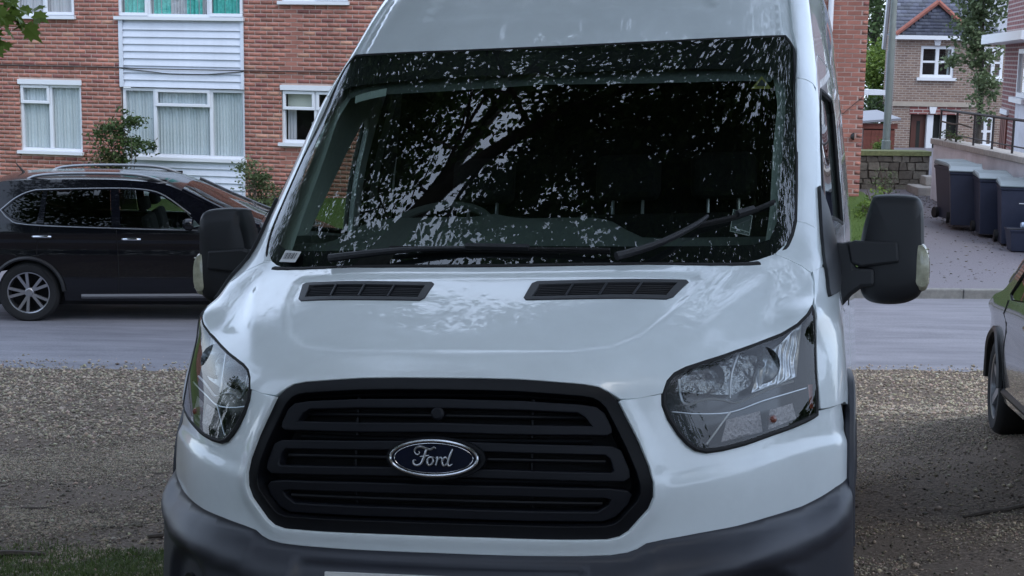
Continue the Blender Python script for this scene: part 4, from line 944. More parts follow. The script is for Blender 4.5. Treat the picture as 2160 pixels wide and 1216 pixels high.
# --- windows
def frame_boxes(mb_, x0, x1, z0, z1, t, y0, y1):
    mb_.box(x0, x1, y0, y1, z0, z0+t); mb_.box(x0, x1, y0, y1, z1-t, z1); mb_.box(x0, x0+t, y0, y1, z0+t, z1-t); mb_.box(x1-t, x1, y0, y1, z0+t, z1-t)
def curtain(parent, x0, x1, z0, z1, y, m, pitch=.06, amp=.018, name='curtain'):
    n = max(8, int((x1-x0)/.012)); V = []; F = []
    for i in range(n+1):
        x = x0+(x1-x0)*i/n; d = amp*math.sin(x/pitch*6.28+1.2*math.sin(x*9))+.35*amp*math.sin(x*131); V += [(x, y+d, z0), (x, y+d, z1)]
    F = [(2*i, 2*i+2, 2*i+3, 2*i+1) for i in range(n)]
    return mesh(name, V, F, m, parent, True)
def window(parent, x0, x1, z0, z1, bays, head=False, cur='net_curtain', y=.035, room=True, sill=True, cur2=None, extra=None):
    """bays: list of (f0,f1,[(g0,g1,sash?)...])"""
    fm = MB(); W_ = x1-x0; Hh = z1-z0; t = .05; panes = []; sash = []
    zt = z1-(.09 if head else 0)
    if head: fm.box(x0-.02, x1+.02, -.03, y+.04, zt+.002, z1)
    frame_boxes(fm, x0, x1, z0+.06, zt, t, y, y+.06)
    for i, (f0, f1, parts) in enumerate(bays):
        a, b = x0+W_*f0, x0+W_*f1
        if i: fm.box(a-.03, a+.03, y-.004, y+.06, z0+.06+t, zt-t)
        for g0, g1, sh in parts:
            c, d = z0+.06+(zt-z0-.06)*g0, z0+.06+(zt-z0-.06)*g1
            if g0 > 0: fm.box(a+.03, b-.03, y-.002, y+.055, c-.022, c+.022)
            i0 = a+(t if i == 0 else .03); i1 = b-(t if i == len(bays)-1 else .03); c2 = c+(t if g0 == 0 else .022); d2 = d-(t if g1 == 1 else .022)
            if sh: sash.append((a+.012, b-.012, c+.012 if g0 == 0 else c-.03, d-.012)); panes.append((a+.07, b-.07, c+(.07 if g0 == 0 else .03), d-.07))
            else: panes.append((i0, i1, c2, d2))
    wdw = fm.build('window', 'upvc', parent)
    for (a, b, c, d) in sash:
        s_b = MB(); frame_boxes(s_b, a, b, c, d, .055, y-.028, y-.003); bevel(s_b.build('sash', 'upvc', wdw), .006, 1)
    for (a, b, c, d) in panes: mesh('pane', [(a, y+.03, c), (b, y+.03, c), (b, y+.03, d), (a, y+.03, d)], [(0, 1, 2, 3)], 'pane', wdw)
    if sill: MB().box(x0-.05, x1+.03, -.075, y+.06, z0, z0+.058).build('sill', 'upvc', wdw)
    if cur: curtain(wdw, x0+.03, x1-.03, z0+.06, zt-.04, y+.085, cur)
    if extra: extra(wdw)
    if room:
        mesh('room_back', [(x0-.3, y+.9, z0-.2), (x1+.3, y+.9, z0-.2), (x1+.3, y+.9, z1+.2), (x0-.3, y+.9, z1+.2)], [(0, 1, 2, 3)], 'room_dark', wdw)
    return wdw
full1 = [(0, 1, False)]
window(flats, -.548, .691, 1.255, 2.612, [(0, .49, [(0, .735, False), (.735, 1, True)]), (.49, 1, full1)], head=True)
window(flats, -.58, .61, 3.70, 5.0, [(0, .49, full1), (.49, 1, [(0, 1, True)])], cur='curtain_grey')
def plant_dec(w_): pass
window(flats, 1.50, 3.86, 1.215, 2.50, [(0, .265, full1), (.265, .725, [(0, .765, False), (.765, 1, True)]), (.725, 1, full1)])
def teal(w_):
    curtain(w_, 2.12, 2.44, 3.74, 5.0, .09, 'curtain_teal', .09, .025); curtain(w_, 2.74, 3.05, 3.74, 5.0, .09, 'curtain_teal', .09, .025)
    curtain(w_, 1.55, 2.02, 3.74, 5.0, .09, 'curtain_teal', .08, .02); curtain(w_, 3.25, 3.80, 3.74, 5.0, .09, 'curtain_teal', .08, .02)
window(flats, 1.455, 3.85, 3.705, 5.05, [(0, .245, [(0, 1, True)]), (.245, .725, full1), (.725, 1, [(0, 1, True)])], cur='curtain_grey', extra=teal)
def blindx(w_): mesh('blind', [(4.62, .14, 2.23), (5.2, .14, 2.23), (5.2, .14, 2.58), (4.62, .14, 2.58)], [(0, 1, 2, 3)], 'blind_cream', w_); curtain(w_, 4.62, 4.78, 1.6, 2.25, .15, 'curtain_grey'); curtain(w_, 4.95, 5.3, 1.6, 1.95, .45, 'net_curtain', .2)
window(flats, 4.556, 5.80, 1.545, 2.612, [(0, .5, [(0, .66, False), (.66, 1, True)]), (.5, 1, [(0, .66, False), (.66, 1, True)])], head=True, cur=None, extra=blindx)
window(flats, 4.56, 5.79, 4.0, 5.05, [(0, .5, full1), (.5, 1, [(0, 1, True)])], cur='curtain_grey')
window(flats, 7.6, 8.85, 1.255, 2.612, [(0, .5, [(0, .735, False), (.735, 1, True)]), (.5, 1, full1)], head=True)
# --- white weatherboards, one board each
def boards(z0, z1, n, x0, x1):
    h = (z1-z0)/n; base = None
    for k in range(n):
        z = z0+k*h
        o = MB(); o.add([(x0, .012, z+h), (x1, .012, z+h), (x1, -.018, z+.004), (x0, -.018, z+.004), (x0, .012, z+.004), (x1, .012, z+.004)], [(3, 2, 1, 0), (4, 5, 2, 3), (0, 4, 3), (1, 2, 5)])
        if base is None: base = o.build('board', 'cladding_white', flats); base_z = z
        else:
            c = base.copy(); COL.objects.link(c); c.parent = flats; c.location = (0, 0, z-base_z)
boards(2.515, 3.655, 9, 1.55, 3.80)
boards(.35, 1.205, 7, 1.56, 3.82)
for cx0, cx1, cz0, cz1 in ((1.47, 1.548, .25, 1.205), (3.822, 3.86, .25, 1.205), (1.47, 1.548, 2.515, 3.70), (3.802, 3.86, 2.515, 3.70)): MB().box(cx0, cx1, -.028, .02, cz0, cz1).build('corner_strip', 'cladding_white', flats)
mesh('panel_back', [(1.47, .03, 2.51), (3.86, .03, 2.51), (3.86, .03, 3.72), (1.47, .03, 3.72)], [(0, 1, 2, 3)], 'cladding_white', flats); mesh('panel_back', [(1.47, .03, .25), (3.86, .03, .25), (3.86, .03, 1.21), (1.47, .03, 1.21)], [(0, 1, 2, 3)], 'cladding_white', flats)
# cables clipped along the wall and sagging over the boards
MB().tube([(-3, -.02, 2.86), (1.46, -.022, 2.855), (1.9, -.035, 2.845), (3.86, -.035, 2.845), (9, -.02, 2.85)], .010, 6).build('wall_cable', 'cable_black', flats)
MB().tube(crom([(1.47, -.03, 2.85), (2.0, -.035, 2.80), (2.6, -.04, 2.755), (3.2, -.035, 2.77), (3.86, -.03, 2.83)], 5), .008, 6).build('sagging_cable', 'cable_black', flats)
MB().tube([(13.93, -.06, .4), (13.93, -.06, 5.3)], .045, 12).build('downpipe', 'upvc', flats, True)
MB().tube([(13.7, -.03, 2.72), (14.2, -.03, 2.35), (14.52, -.03, 2.65)], .006, 5).build('thin_wire', 'cable_black', flats)
mb_ = MB().lathe([(0, -.06), (.03, -.06), (.055, -.03), (.06, 0)], 14, Matrix.Translation((14.40, -.05, 1.99)), 'x'); mb_.build('wall_lamp', 'cable_black', flats, True)
mb_ = MB().lathe([(0, -.07), (.05, -.06), (.08, -.02), (.08, .02)], 14, Matrix.Translation((14.13, -.10, 1.28)), 'x'); mb_.build('outside_tap', 'cable_black', flats, True)

# ================================================================ BROWN HOUSE AT THE BACK
def brick_mat(name, c1, c2, mort, scale=1.0):
    m = bpy.data.materials.new(name); m.use_nodes = True; MATS[name] = m
    n = m.node_tree.nodes; l = m.node_tree.links; p = n['Principled BSDF']; p.inputs['Roughness'].default_value = .9
    tc = n.new('ShaderNodeTexCoord'); sx = n.new('ShaderNodeSeparateXYZ'); l.new(tc.outputs['Object'], sx.inputs[0])
    ad = n.new('ShaderNodeMath'); ad.operation = 'ADD'; l.new(sx.outputs[0], ad.inputs[0]); l.new(sx.outputs[1], ad.inputs[1])
    cx = n.new('ShaderNodeCombineXYZ'); l.new(ad.outputs[0], cx.inputs[0]); l.new(sx.outputs[2], cx.inputs[1])
    b = n.new('ShaderNodeTexBrick'); l.new(cx.outputs[0], b.inputs['Vector']); b.inputs['Scale'].default_value = 1
    b.inputs['Brick Width'].default_value = .225*scale; b.inputs['Row Height'].default_value = .075*scale; b.inputs['Mortar Size'].default_value = .012*scale
    b.inputs['Color1'].default_value = (*c1, 1); b.inputs['Color2'].default_value = (*c2, 1); b.inputs['Mortar'].default_value = (*mort, 1)
    t = n.new('ShaderNodeTexNoise'); t.inputs['Scale'].default_value = 1.7; t.inputs['Detail'].default_value = 5; l.new(tc.outputs['Object'], t.inputs['Vector'])
    r = n.new('ShaderNodeValToRGB'); r.color_ramp.elements[0].color = (.75, .72, .72, 1); r.color_ramp.elements[1].color = (1.2, 1.2, 1.2, 1); l.new(t.outputs[0], r.inputs[0])
    mx = n.new('ShaderNodeMix'); mx.data_type = 'RGBA'; mx.blend_type = 'MULTIPLY'; mx.inputs[0].default_value = 1; l.new(b.outputs[0], mx.inputs[6]); l.new(r.outputs[0], mx.inputs[7])
    l.new(mx.outputs[2], p.inputs['Base Color'])
    bp_ = n.new('ShaderNodeBump'); bp_.inputs['Strength'].default_value = .5; bp_.inputs['Distance'].default_value = .008; bp_.invert = True; l.new(b.outputs['Fac'], bp_.inputs['Height']); l.new(bp_.outputs[0], p.inputs['Normal'])
    return m
brick_mat('brick_buff', (.29, .205, .155), (.19, .13, .108), (.37, .32, .28))
brick_mat('brick_far_red', (.25, .085, .075), (.19, .06, .06), (.42, .34, .31), 1.35)
mat('slate', (.125, .135, .17), rough=.75, rand=.25)
mat('slate_joined', (.125, .135, .17), rough=.75, attr='tint')
mat('ridge_red', (.34, .13, .10), rough=.85, noise=.2, nscale=8)
mat('stone_trim', (.40, .35, .29), rough=.85, noise=.1, nscale=6)
mat('white_paint', (.75, .77, .80), rough=.4)
mat('door_brown', (.10, .035, .025), rough=.5)
mat('shed_red', (.20, .065, .045), rough=.7, noise=.2, nscale=9)
mat('felt_grey', (.30, .31, .34), rough=.8)
mat('render_white', (.78, .80, .86), rough=.9, noise=.12, nscale=2.2)
mat('coping', (.42, .40, .37), rough=.85, noise=.15, nscale=10)
mat('moss_coping', (.20, .22, .10), rough=.95, noise=.25, nscale=14)
mat('rubble', (.18, .165, .135), rough=.95, noise=.3, nscale=14, bump=.5, bscale=30, rand=.3)
mat('rubble_bed', (.085, .072, .062), rough=.95, noise=.3, nscale=12, bump=.5, bscale=40)
mat('rail_black', (.025, .02, .022), rough=.5)
mat('lamp_post', (.30, .35, .33), rough=.6, noise=.08, nscale=4)
house = bpy.data.objects.new('brown_house', None); COL.objects.link(house); house.location = (12.3, 48, -.6)
tag(house, 'buff brick house with a slate roof and small gable at the back right', 'house')
HX = lambda x: x-12.3
HZ = lambda z: z+.6
# front wall round the openings
OP = [(13.05, 14.14, 2.62, 3.66), (12.84, 14.40, -.6, 1.47)]
def wall_holes(name, x0, x1, z0, z1, ops, m, parent, y=0, dep=.25):
    xs_ = sorted({x0, x1}|{a for o in ops for a in o[:2]}); zs_ = sorted({z0, z1}|{a for o in ops for a in o[2:]}); q_ = MB()
    for a, b in zip(xs_, xs_[1:]):
        for c, d in zip(zs_, zs_[1:]):
            if any(o[0] < (a+b)/2 < o[1] and o[2] < (c+d)/2 < o[3] for o in ops): continue
            q_.add([(HX(a), y, HZ(c)), (HX(b), y, HZ(c)), (HX(b), y, HZ(d)), (HX(a), y, HZ(d))], [(0, 1, 2, 3)])
    for a, b, c, d in ops:
        q_.add([(HX(a), y, HZ(c)), (HX(a), y+dep, HZ(c)), (HX(a), y+dep, HZ(d)), (HX(a), y, HZ(d))], [(0, 1, 2, 3)]); q_.add([(HX(b), y, HZ(c)), (HX(b), y, HZ(d)), (HX(b), y+dep, HZ(d)), (HX(b), y+dep, HZ(c))], [(0, 1, 2, 3)])
        q_.add([(HX(a), y, HZ(d)), (HX(a), y+dep, HZ(d)), (HX(b), y+dep, HZ(d)), (HX(b), y, HZ(d))], [(0, 1, 2, 3)])
    return q_.build(name, m, parent)
wall_holes('front_wall', 12.25, 14.93, -.6, 3.92, OP, 'brick_buff', house)
mesh('side_wall', [(HX(12.25), 0, 0), (HX(13.65), 7, 0), (HX(13.65), 7, HZ(3.8)), (HX(12.25), 0, HZ(3.9))], [(0, 3, 2, 1)], 'brick_buff', house)
MB().box(HX(14.93), HX(15.9), .25, 8, 0, HZ(3.75)).build('side_bay', 'brick_buff', house)
mesh('gable_end', [(HX(12.25), 0, HZ(3.9)), (HX(13.65), 7, HZ(3.8)), (HX(12.95), 3.5, HZ(7.2))], [(0, 2, 1)], 'brick_buff', house)
def hwin(x0, x1, z0, z1, y):
    f_ = MB(); t = .09; frame_boxes(f_, HX(x0), HX(x1), HZ(z0), HZ(z1), t, y, y+.08); xm = (x0+x1)/2; zm = (z0+z1)/2
    f_.box(HX(xm)-.055, HX(xm)+.055, y-.004, y+.08, HZ(z0)+t, HZ(z1)-t)
    f_.box(HX(x0)+t, HX(xm)-.055, y-.002, y+.07, HZ(zm)-.035, HZ(zm)+.035); f_.box(HX(xm)+.055, HX(x1)-t, y-.002, y+.07, HZ(zm)-.035, HZ(zm)+.035)
    o = f_.build('window', 'white_paint', house)
    for a, b in ((x0+t, xm-.055), (xm+.055, x1-t)):
        for c, d in ((z0+t, zm-.035), (zm+.035, z1-t)): mesh('pane', [(HX(a), y+.04, HZ(c)), (HX(b), y+.04, HZ(c)), (HX(b), y+.04, HZ(d)), (HX(a), y+.04, HZ(d))], [(0, 1, 2, 3)], 'pane', o)
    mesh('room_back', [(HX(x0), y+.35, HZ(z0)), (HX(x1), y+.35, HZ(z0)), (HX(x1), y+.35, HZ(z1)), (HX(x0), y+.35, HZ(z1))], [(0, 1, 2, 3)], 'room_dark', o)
    MB().box(HX(x0)-.10, HX(x1)+.08, y-.15, y+.05, HZ(z0)-.10, HZ(z0)-.002).build('sill', 'white_paint', o)
    return o
w1 = hwin(13.05, 14.14, 2.66, 3.66, .04); curtain(w1, HX(13.97), HX(14.05), HZ(2.72), HZ(3.6), .2, 'net_curtain')
hwin(15.12, 15.75, 2.66, 3.66, .12); hwin(15.05, 15.6, .45, 1.45, .12)
MB().prism([(HX(13.48), HZ(3.68)), (HX(13.64), HZ(3.68)), (HX(13.68), HZ(3.88)), (HX(13.44), HZ(3.88))], -.05, .02, lambda a, b, h: Vector((a, h, b))).build('keystone', 'white_paint', house)
MB().prism([(HX(13.46), HZ(1.50)), (HX(13.62), HZ(1.50)), (HX(13.66), HZ(1.72)), (HX(13.42), HZ(1.72))], -.05, .02, lambda a, b, h: Vector((a, h, b))).build('keystone', 'white_paint', house)
MB().box(HX(12.22), HX(14.96), -.06, .02, HZ(1.73), HZ(1.86)).build('string_course', 'stone_trim', house)
MB().box(HX(12.80), HX(14.45), -.012, .02, HZ(1.475), HZ(1.725)).build('door_lintel', 'brick_far_red', house)
MB().box(HX(12.15), HX(14.6), -.22, .02, HZ(3.86), HZ(3.99)).build('gutter', 'white_paint', house)
d_ = MB().box(HX(12.93), HX(13.40), .22, .27, 0, HZ(1.44)).build('front_door', 'door_brown', house)
mesh('door_glass', [(HX(13.10), .215, HZ(.35)), (HX(13.22), .215, HZ(.35)), (HX(13.22), .215, HZ(1.25)), (HX(13.10), .215, HZ(1.25))], [(0, 1, 2, 3)], 'room_dark', d_)
MB().box(HX(12.84), HX(14.40), .25, .30, 0, HZ(1.47)).build('porch_back', 'room_dark', house)
MB().box(HX(13.40), HX(13.60), .06, .22, 0, HZ(1.46)).build('porch_post', 'white_paint', house)
MB().box(HX(13.86), HX(14.02), .06, .22, 0, HZ(1.46)).build('porch_post', 'white_paint', house)
# roofs
def slates(name, A, Bp, Cc, rows, cols, parent, tri=None, kind='slate'):
    """A bottom-left, Bp bottom-right, Cc top-left; overlapping slates as geometry"""
    A, Bp, Cc = map(Vector, (A, Bp, Cc)); du = (Bp-A)/cols; dv_ = (Cc-A)/rows; nn = du.cross(dv_).normalized(); V = []; F = []; T = []
    for r in range(rows):
        for c in range(-1, cols+1):
            a0 = c+.5*(r % 2)+.02; a1 = a0+.96
            a0, a1 = max(a0, 0), min(a1, cols)
            if tri:
                lo, hi = tri((r+.5)/rows); a0, a1 = max(a0, lo*cols), min(a1, hi*cols)
            if a1-a0 < .08: continue
            j = random.uniform(0, .006); p = [A+du*a0+dv_*r+nn*(.022+j), A+du*a1+dv_*r+nn*(.022+j), A+du*a1+dv_*(r+1.15)+nn*.002, A+du*a0+dv_*(r+1.15)+nn*.002]
            k = len(V); V += [tuple(x) for x in p]+[tuple(p[0]-nn*.02), tuple(p[1]-nn*.02)]; F += [(k, k+1, k+2, k+3), (k+4, k+5, k+1, k)]; t = random.gauss(1, .18); T += [(t, t, t*random.uniform(.95, 1.08))]*2
    o = fast_mesh(name, V, F, 'slate_joined', parent, False, np.array(T)); o['kind'] = 'stuff'; return o
slates('roof_slates', (HX(12.15), -.10, HZ(3.98)), (HX(14.95), -.10, HZ(3.98)), (HX(12.85), 3.5, HZ(7.3)), 28, 14, house)
mesh('roof_deck', [(HX(12.2), -.1, HZ(3.95)), (HX(16.0), .1, HZ(3.95)), (HX(16.5), 3.5, HZ(7.28)), (HX(12.9), 3.5, HZ(7.28)), (HX(17), 7.2, HZ(3.8)), (HX(13.6), 7.2, HZ(3.8))], [(0, 1, 2, 3), (3, 2, 4, 5)], 'felt_grey', house)
mesh('roof_valley', [(HX(14.4), -.05, HZ(4.3)), (HX(16.2), 0, HZ(3.8)), (HX(16.2), 4, HZ(6.6)), (HX(14.6), 4, HZ(7))], [(0, 1, 2, 3)], 'slate', house)
# little gable: slate face and clay verge
slates('gable_slates', (HX(12.26), -.16, HZ(4.0)), (HX(14.62), -.16, HZ(4.0)), (HX(12.26), -.10, HZ(4.93)), 9, 13, house, tri=lambda t: (.5*t+.02, 1-.5*t-.02))
mesh('gable_board', [(HX(12.22), -.12, HZ(3.98)), (HX(14.66), -.12, HZ(3.98)), (HX(13.46), -.09, HZ(4.96))], [(0, 1, 2)], 'slate', house)
MB().add([(HX(12.20), -.2, HZ(4.0)), (HX(12.20), 1.2, HZ(4.0)), (HX(13.46), 1.5, HZ(5.0)), (HX(13.46), -.2, HZ(5.0)), (HX(14.68), 1.2, HZ(4.0)), (HX(14.68), -.2, HZ(4.0))], [(0, 3, 2, 1), (3, 5, 4, 2)]).build('gable_roof', 'slate', house)
vg = MB(); vg.tube([(HX(12.16), -.2, HZ(4.02)), (HX(13.46), -.2, HZ(5.06))], .075, 6); vg.build('verge_tile', 'ridge_red', house); MB().tube([(HX(14.70), -.2, HZ(4.02)), (HX(13.46), -.2, HZ(5.06))], .075, 6).build('verge_tile', 'ridge_red', house)
MB().tube([(HX(13.62), 7.15, HZ(3.62)), (HX(12.86), 3.4, HZ(7.3))], .09, 6).build('bargeboard', 'white_paint', house); MB().tube([(HX(12.12), -.15, HZ(3.95)), (HX(12.86), 3.4, HZ(7.3))], .06, 6).build('bargeboard', 'white_paint', house)
for z_ in (1.9, 2.4): pass
MB().tube([(HX(13.0), 4.0, HZ(1.9)), (HX(13.0), 4.0, HZ(3.5))], .05, 8).build('soil_pipe', 'felt_grey', house, True); MB().tube([(HX(12.62), 2.1, HZ(2.0)), (HX(12.62), 2.1, HZ(3.4))], .035, 8).build('soil_pipe', 'felt_grey', house, True)
MB().box(HX(10.9), HX(11.85), -.5, .4, HZ(2.08), HZ(2.24)).build('flat_canopy', 'white_paint', house)
# ================================================================ RED HOUSE AT THE RIGHT EDGE
rh = bpy.data.objects.new('red_house', None); COL.objects.link(rh); rh.location = (11.82, 36, 0); d0 = Vector((11.2-11.98, 32.2-36, 0)).normalized(); rh.rotation_euler = (0, 0, math.atan2(d0.y, d0.x))
tag(rh, 'dark red brick house at the right edge with a white bay window', 'house')
MB().box(0, 7, 0, 6, -.5, 6.5).build('side_wall', 'brick_far_red', rh)
cn = MB().prism([(-.25, 3.72), (-.15, 3.84), (7.2, 3.84), (7.2, 3.66), (-.2, 3.62)], -.55, .3, lambda a, b, h: Vector((a, h, b))).build('flat_canopy', 'white_paint', rh)
f_ = MB(); frame_boxes(f_, 3.0, 4.6, 2.45, 3.5, .10, -.06, .02); o = f_.build('window', 'white_paint', rh); mesh('pane', [(3.1, -.02, 2.5), (4.5, -.02, 2.5), (4.5, -.02, 3.45), (3.1, -.02, 3.45)], [(0, 1, 2, 3)], 'pane', o); MB().box(2.6, 4.8, -.16, .02, 2.33, 2.44).build('sill', 'white_paint', o)
mesh('room_back', [(3.0, -.003, 2.45), (4.6, -.003, 2.45), (4.6, -.003, 3.5), (3.0, -.003, 3.5)], [(0, 1, 2, 3)], 'curtain_grey', o)
MB().box(3.0, 6, -.05, .02, -.4, 2.3).build('rendered_bay', 'render_white', rh)
MB().box(.15, 1.5, -.05, .02, 1.98, 2.10).build('door_lintel', 'white_paint', rh)
dd_ = MB().box(.25, 1.4, -.035, .02, .1, 1.96).build('side_door', 'shed_red', rh)
for q_ in (.45, .75, 1.05): MB().box(q_, q_+.04, -.045, -.034, .2, 1.9).build('door_moulding', 'door_brown', dd_)
# ================================================================ WALLS, RAILING, STEPS, SHED, LAMP POST
sw_ = bpy.data.objects.new('stone_wall', None); COL.objects.link(sw_); sw_.location = (7.2, 32.4, .2); sw_.rotation_euler = (0, 0, math.atan2(.1, 1))
tag(sw_, 'low dark rubble stone wall with a mossy green coping in front of the lamp post', 'wall')
MB().box(-2.5, 2.02, .04, .40, -.2, .93).build('wall_core', 'rubble_bed', sw_)
MB().box(-2.55, 2.02, -.06, .50, .93, 1.03).build('coping', 'moss_coping', sw_)
random.seed(5); zc = -.1
while zc < .88:
    hh = random.uniform(.10, .19); x = -.3+random.uniform(-.2, 0)
    while x < 1.98:
        ww = random.uniform(.14, .36); h2 = min(hh, .925-zc)
        x1_ = min(x+ww, 2.0)
        if x1_-x > .06 and h2 > .04:
            j = [random.uniform(-.018, .018) for _ in range(8)]
            o = MB().add([(x+.012+j[0], -random.uniform(.005, .03), zc+.012+j[1]), (x1_-.012+j[2], -random.uniform(.005, .03), zc+.012+j[3]), (x1_-.014+j[4], -random.uniform(.005, .03), zc+h2-.012+j[5]), (x+.014+j[6], -random.uniform(.005, .03), zc+h2-.012+j[7]), (x, .06, zc), (x1_, .06, zc), (x1_, .06, zc+h2), (x, .06, zc+h2)], [(0, 1, 2, 3), (4, 5, 1, 0), (3, 2, 6, 7), (0, 3, 7, 4), (1, 5, 6, 2)]).build('stone', 'rubble', sw_)
        x += ww
    zc += hh
rw = bpy.data.objects.new('retaining_wall', None); COL.objects.link(rw); rw.location = (8.75, 30.8, 0)
tag(rw, 'white rendered retaining wall with pale coping behind the wheelie bins', 'wall')
MB().box(0, .30, -9, 0, .0, 1.50).build('wall_body', 'render_white', rw)
c0 = None
for k in range(10):
    o = MB().box(-.06, .36, -.90, -.006, 1.502, 1.62).build('coping', 'coping', rw) if c0 is None else c0.copy()
    if c0 is None: c0 = bevel(o, .015, 2)
    else: COL.objects.link(o); o.parent = rw
    o.location = (random.uniform(-.006, .006), .04-.9*k, 0)
rl = bpy.data.objects.new('railing', None); COL.objects.link(rl); rl.location = (8.82, 30.6, 1.62); tag(rl, 'thin black metal railing along the top of the white retaining wall', 'railing')
pp = None
for k in range(7):
    o = MB().tube([(0, 0, -.02), (0, 0, .60)], .022, 6).build('post', 'rail_black', rl) if pp is None else pp.copy()
    if pp is None: pp = o
    else: COL.objects.link(o); o.parent = rl
    o.location = (0, -1.12*k, 0)
MB().tube([(0, .05, .60), (0, -6.8, .60)], .028, 6).build('top_rail', 'rail_black', rl); MB().tube([(0, .0, .13), (0, -6.8, .13)], .014, 6).build('bottom_rail', 'rail_black', rl)
MB().tube(crom([(0, .0, .36), (.03, -.8, .34), (-.02, -1.3, .37), (.02, -2.0, .33)], 4), .018, 6).build('creeper_stem', 'twig', rl)
stp = bpy.data.objects.new('steps', None); COL.objects.link(stp); stp.location = (8.62, 31.3, .3); tag(stp, 'two worn concrete steps at the foot of the stone wall', 'steps')
bevel(MB().box(0, .62, 0, .9, -.2, .24).build('step', 'coping', stp), .02, 2); bevel(MB().box(.28, .62, .45, .9, .242, .44).build('step', 'coping', stp), .02, 2)
sh = bpy.data.objects.new('shed', None); COL.objects.link(sh); sh.location = (9.3, 40, -.3); tag(sh, 'reddish brown timber shed with a grey felt roof behind the lamp post', 'shed')
MB().box(.15, 1.0, .04, 2.5, 0, 1.70).build('shed_core', 'door_brown', sh)
p0_ = None
for k in range(8):
    o = MB().box(.16, .262, 0, .038, 0, 1.62).build('plank', 'shed_red', sh) if p0_ is None else p0_.copy()
    if p0_ is None: p0_ = o
    else: COL.objects.link(o); o.parent = sh
    o.location = (.105*k, random.uniform(-.006, .004), 0)
MB().box(.02, 1.06, -.02, .0, 1.66, 1.80).build('fascia_board', 'shed_red', sh)
MB().add([(-.05, -.1, 1.80), (1.12, -.1, 1.90), (1.12, 2.6, 2.02), (-.05, 2.6, 1.92), (-.05, -.1, 1.86), (1.12, -.1, 1.96), (1.12, 2.6, 2.08), (-.05, 2.6, 1.98)], [(0, 1, 5, 4), (4, 5, 6, 7), (1, 2, 6, 5), (0, 4, 7, 3)]).build('felt_roof', 'felt_grey', sh)
lp = bpy.data.objects.new('lamp_post', None); COL.objects.link(lp); lp.location = (8.44, 33.5, .1); tag(lp, 'tall plain grey green lamp post behind the stone wall', 'lamp post')
MB().tube([(0, 0, 0), (0, 0, 1.3), (0, 0, 1.32), (0, 0, 6.2)], [.11, .10, .085, .065], 16).build('column', 'lamp_post', lp, True)
MB().tube(crom([(0, 0, 6.2), (0, -.15, 6.5), (0, -.6, 6.65)], 4), .04, 10).build('arm', 'lamp_post', lp, True); bevel(MB().box(-.12, .12, -1.15, -.55, 6.6, 6.72).build('lantern', 'lamp_post', lp), .04, 2)
# ================================================================ WHEELIE BINS AND BOX
mat('bin_plastic', (.027, .033, .060), rough=.45, noise=.1, nscale=5)
mat('bin_lid', (.15, .185, .20), rough=.35)
mat('bottle_blue', (.45, .55, .70), rough=.2)
def make_bin(lab):
    t = empty('wheelie_bin', lab, 'bin', group='wheelie bins by the wall')
    def ring(z, w_, d_): return [(-w_/2, -d_/2, z), (w_/2, -d_/2, z), (w_/2, d_/2, z), (-w_/2, d_/2, z)]
    V = ring(.02, .42, .50)+ring(.18, .44, .53)+ring(.92, .55, .68)+ring(.93, .58, .72)+ring(.98, .58, .72); F = [(0, 3, 2, 1)]
    for i in range(4):
        for j in range(4): F.append((i*4+j, i*4+(j+1) % 4, i*4+4+(j+1) % 4, i*4+4+j))
    bevel(mesh('bin_body', V, F, 'bin_plastic', t), .02, 2)
    V = [(-.30, -.39, .975), (.30, -.39, .975), (.30, .36, 1.0), (-.30, .36, 1.0), (-.30, -.39, 1.0), (.30, -.39, 1.0), (.27, -.1, 1.055), (-.27, -.1, 1.055), (.28, .36, 1.085), (-.28, .36, 1.085)]
    bevel(mesh('bin_lid', V, [(0, 3, 2, 1), (0, 1, 5, 4), (4, 5, 6, 7), (7, 6, 8, 9), (1, 2, 8, 6, 5), (0, 4, 7, 9, 3), (3, 9, 8, 2)], 'bin_lid', t), .015, 2)
    MB().tube([(-.24, .42, 1.0), (.24, .42, 1.0)], .018, 8).build('handle', 'bin_plastic', t, True)
    for s in (-1, 1): MB().lathe([(0, -.03), (.10, -.03), (.10, .03), (0, .03)], 18, Matrix.Translation((s*.25, .27, .10))).build('wheel', 'rubber', t, True)
    return t
def copy_tree(o, parent=None):
    c = o.copy(); COL.objects.link(c)
    if parent is not None: c.parent = parent
    for ch in list(o.children): copy_tree(ch, c)
    return c
b1 = make_bin('nearest dark wheelie bin, standing behind the black recycling box'); b1.location = (8.36, 24.42, .22); b1.rotation_euler = (0, 0, math.radians(-12))
for loc, rz, lab in (((8.27, 25.35, .27), -8, 'middle dark wheelie bin, between the far bin and the one behind the box'), ((8.05, 26.2, .32), -15, 'dark wheelie bin with a slanting pale lid, left of the middle bin'), ((8.13, 26.98, .34), 10, 'farthest wheelie bin, mostly hidden at the left end of the row by the white wall')):
    c = copy_tree(b1); c.location = loc; c.rotation_euler = (0, 0, math.radians(rz)); c['label'] = lab
mb_ = mesh('bin_label', [(.02, -.332, .70), (.12, -.332, .70), (.12, -.333, .715), (.02, -.333, .715)], [(0, 1, 2, 3)], 'white_paint', b1)
rb_ = empty('recycling_box', 'low black recycling box with a bottle lying on top in front of the bins', 'box', (8.33, 23.72, .20), math.radians(-6))
V = []
for z, w_, d_ in ((0, .50, .34), (.30, .58, .42), (.34, .62, .46), (.36, .62, .46)): V += [(-w_/2, -d_/2, z), (w_/2, -d_/2, z), (w_/2, d_/2, z), (-w_/2, d_/2, z)]
F = [(0, 3, 2, 1)]+[(i*4+j, i*4+(j+1) % 4, i*4+4+(j+1) % 4, i*4+4+j) for i in range(3) for j in range(4)]
bevel(mesh('box_body', V, F, 'bin_plastic', rb_), .012, 2)
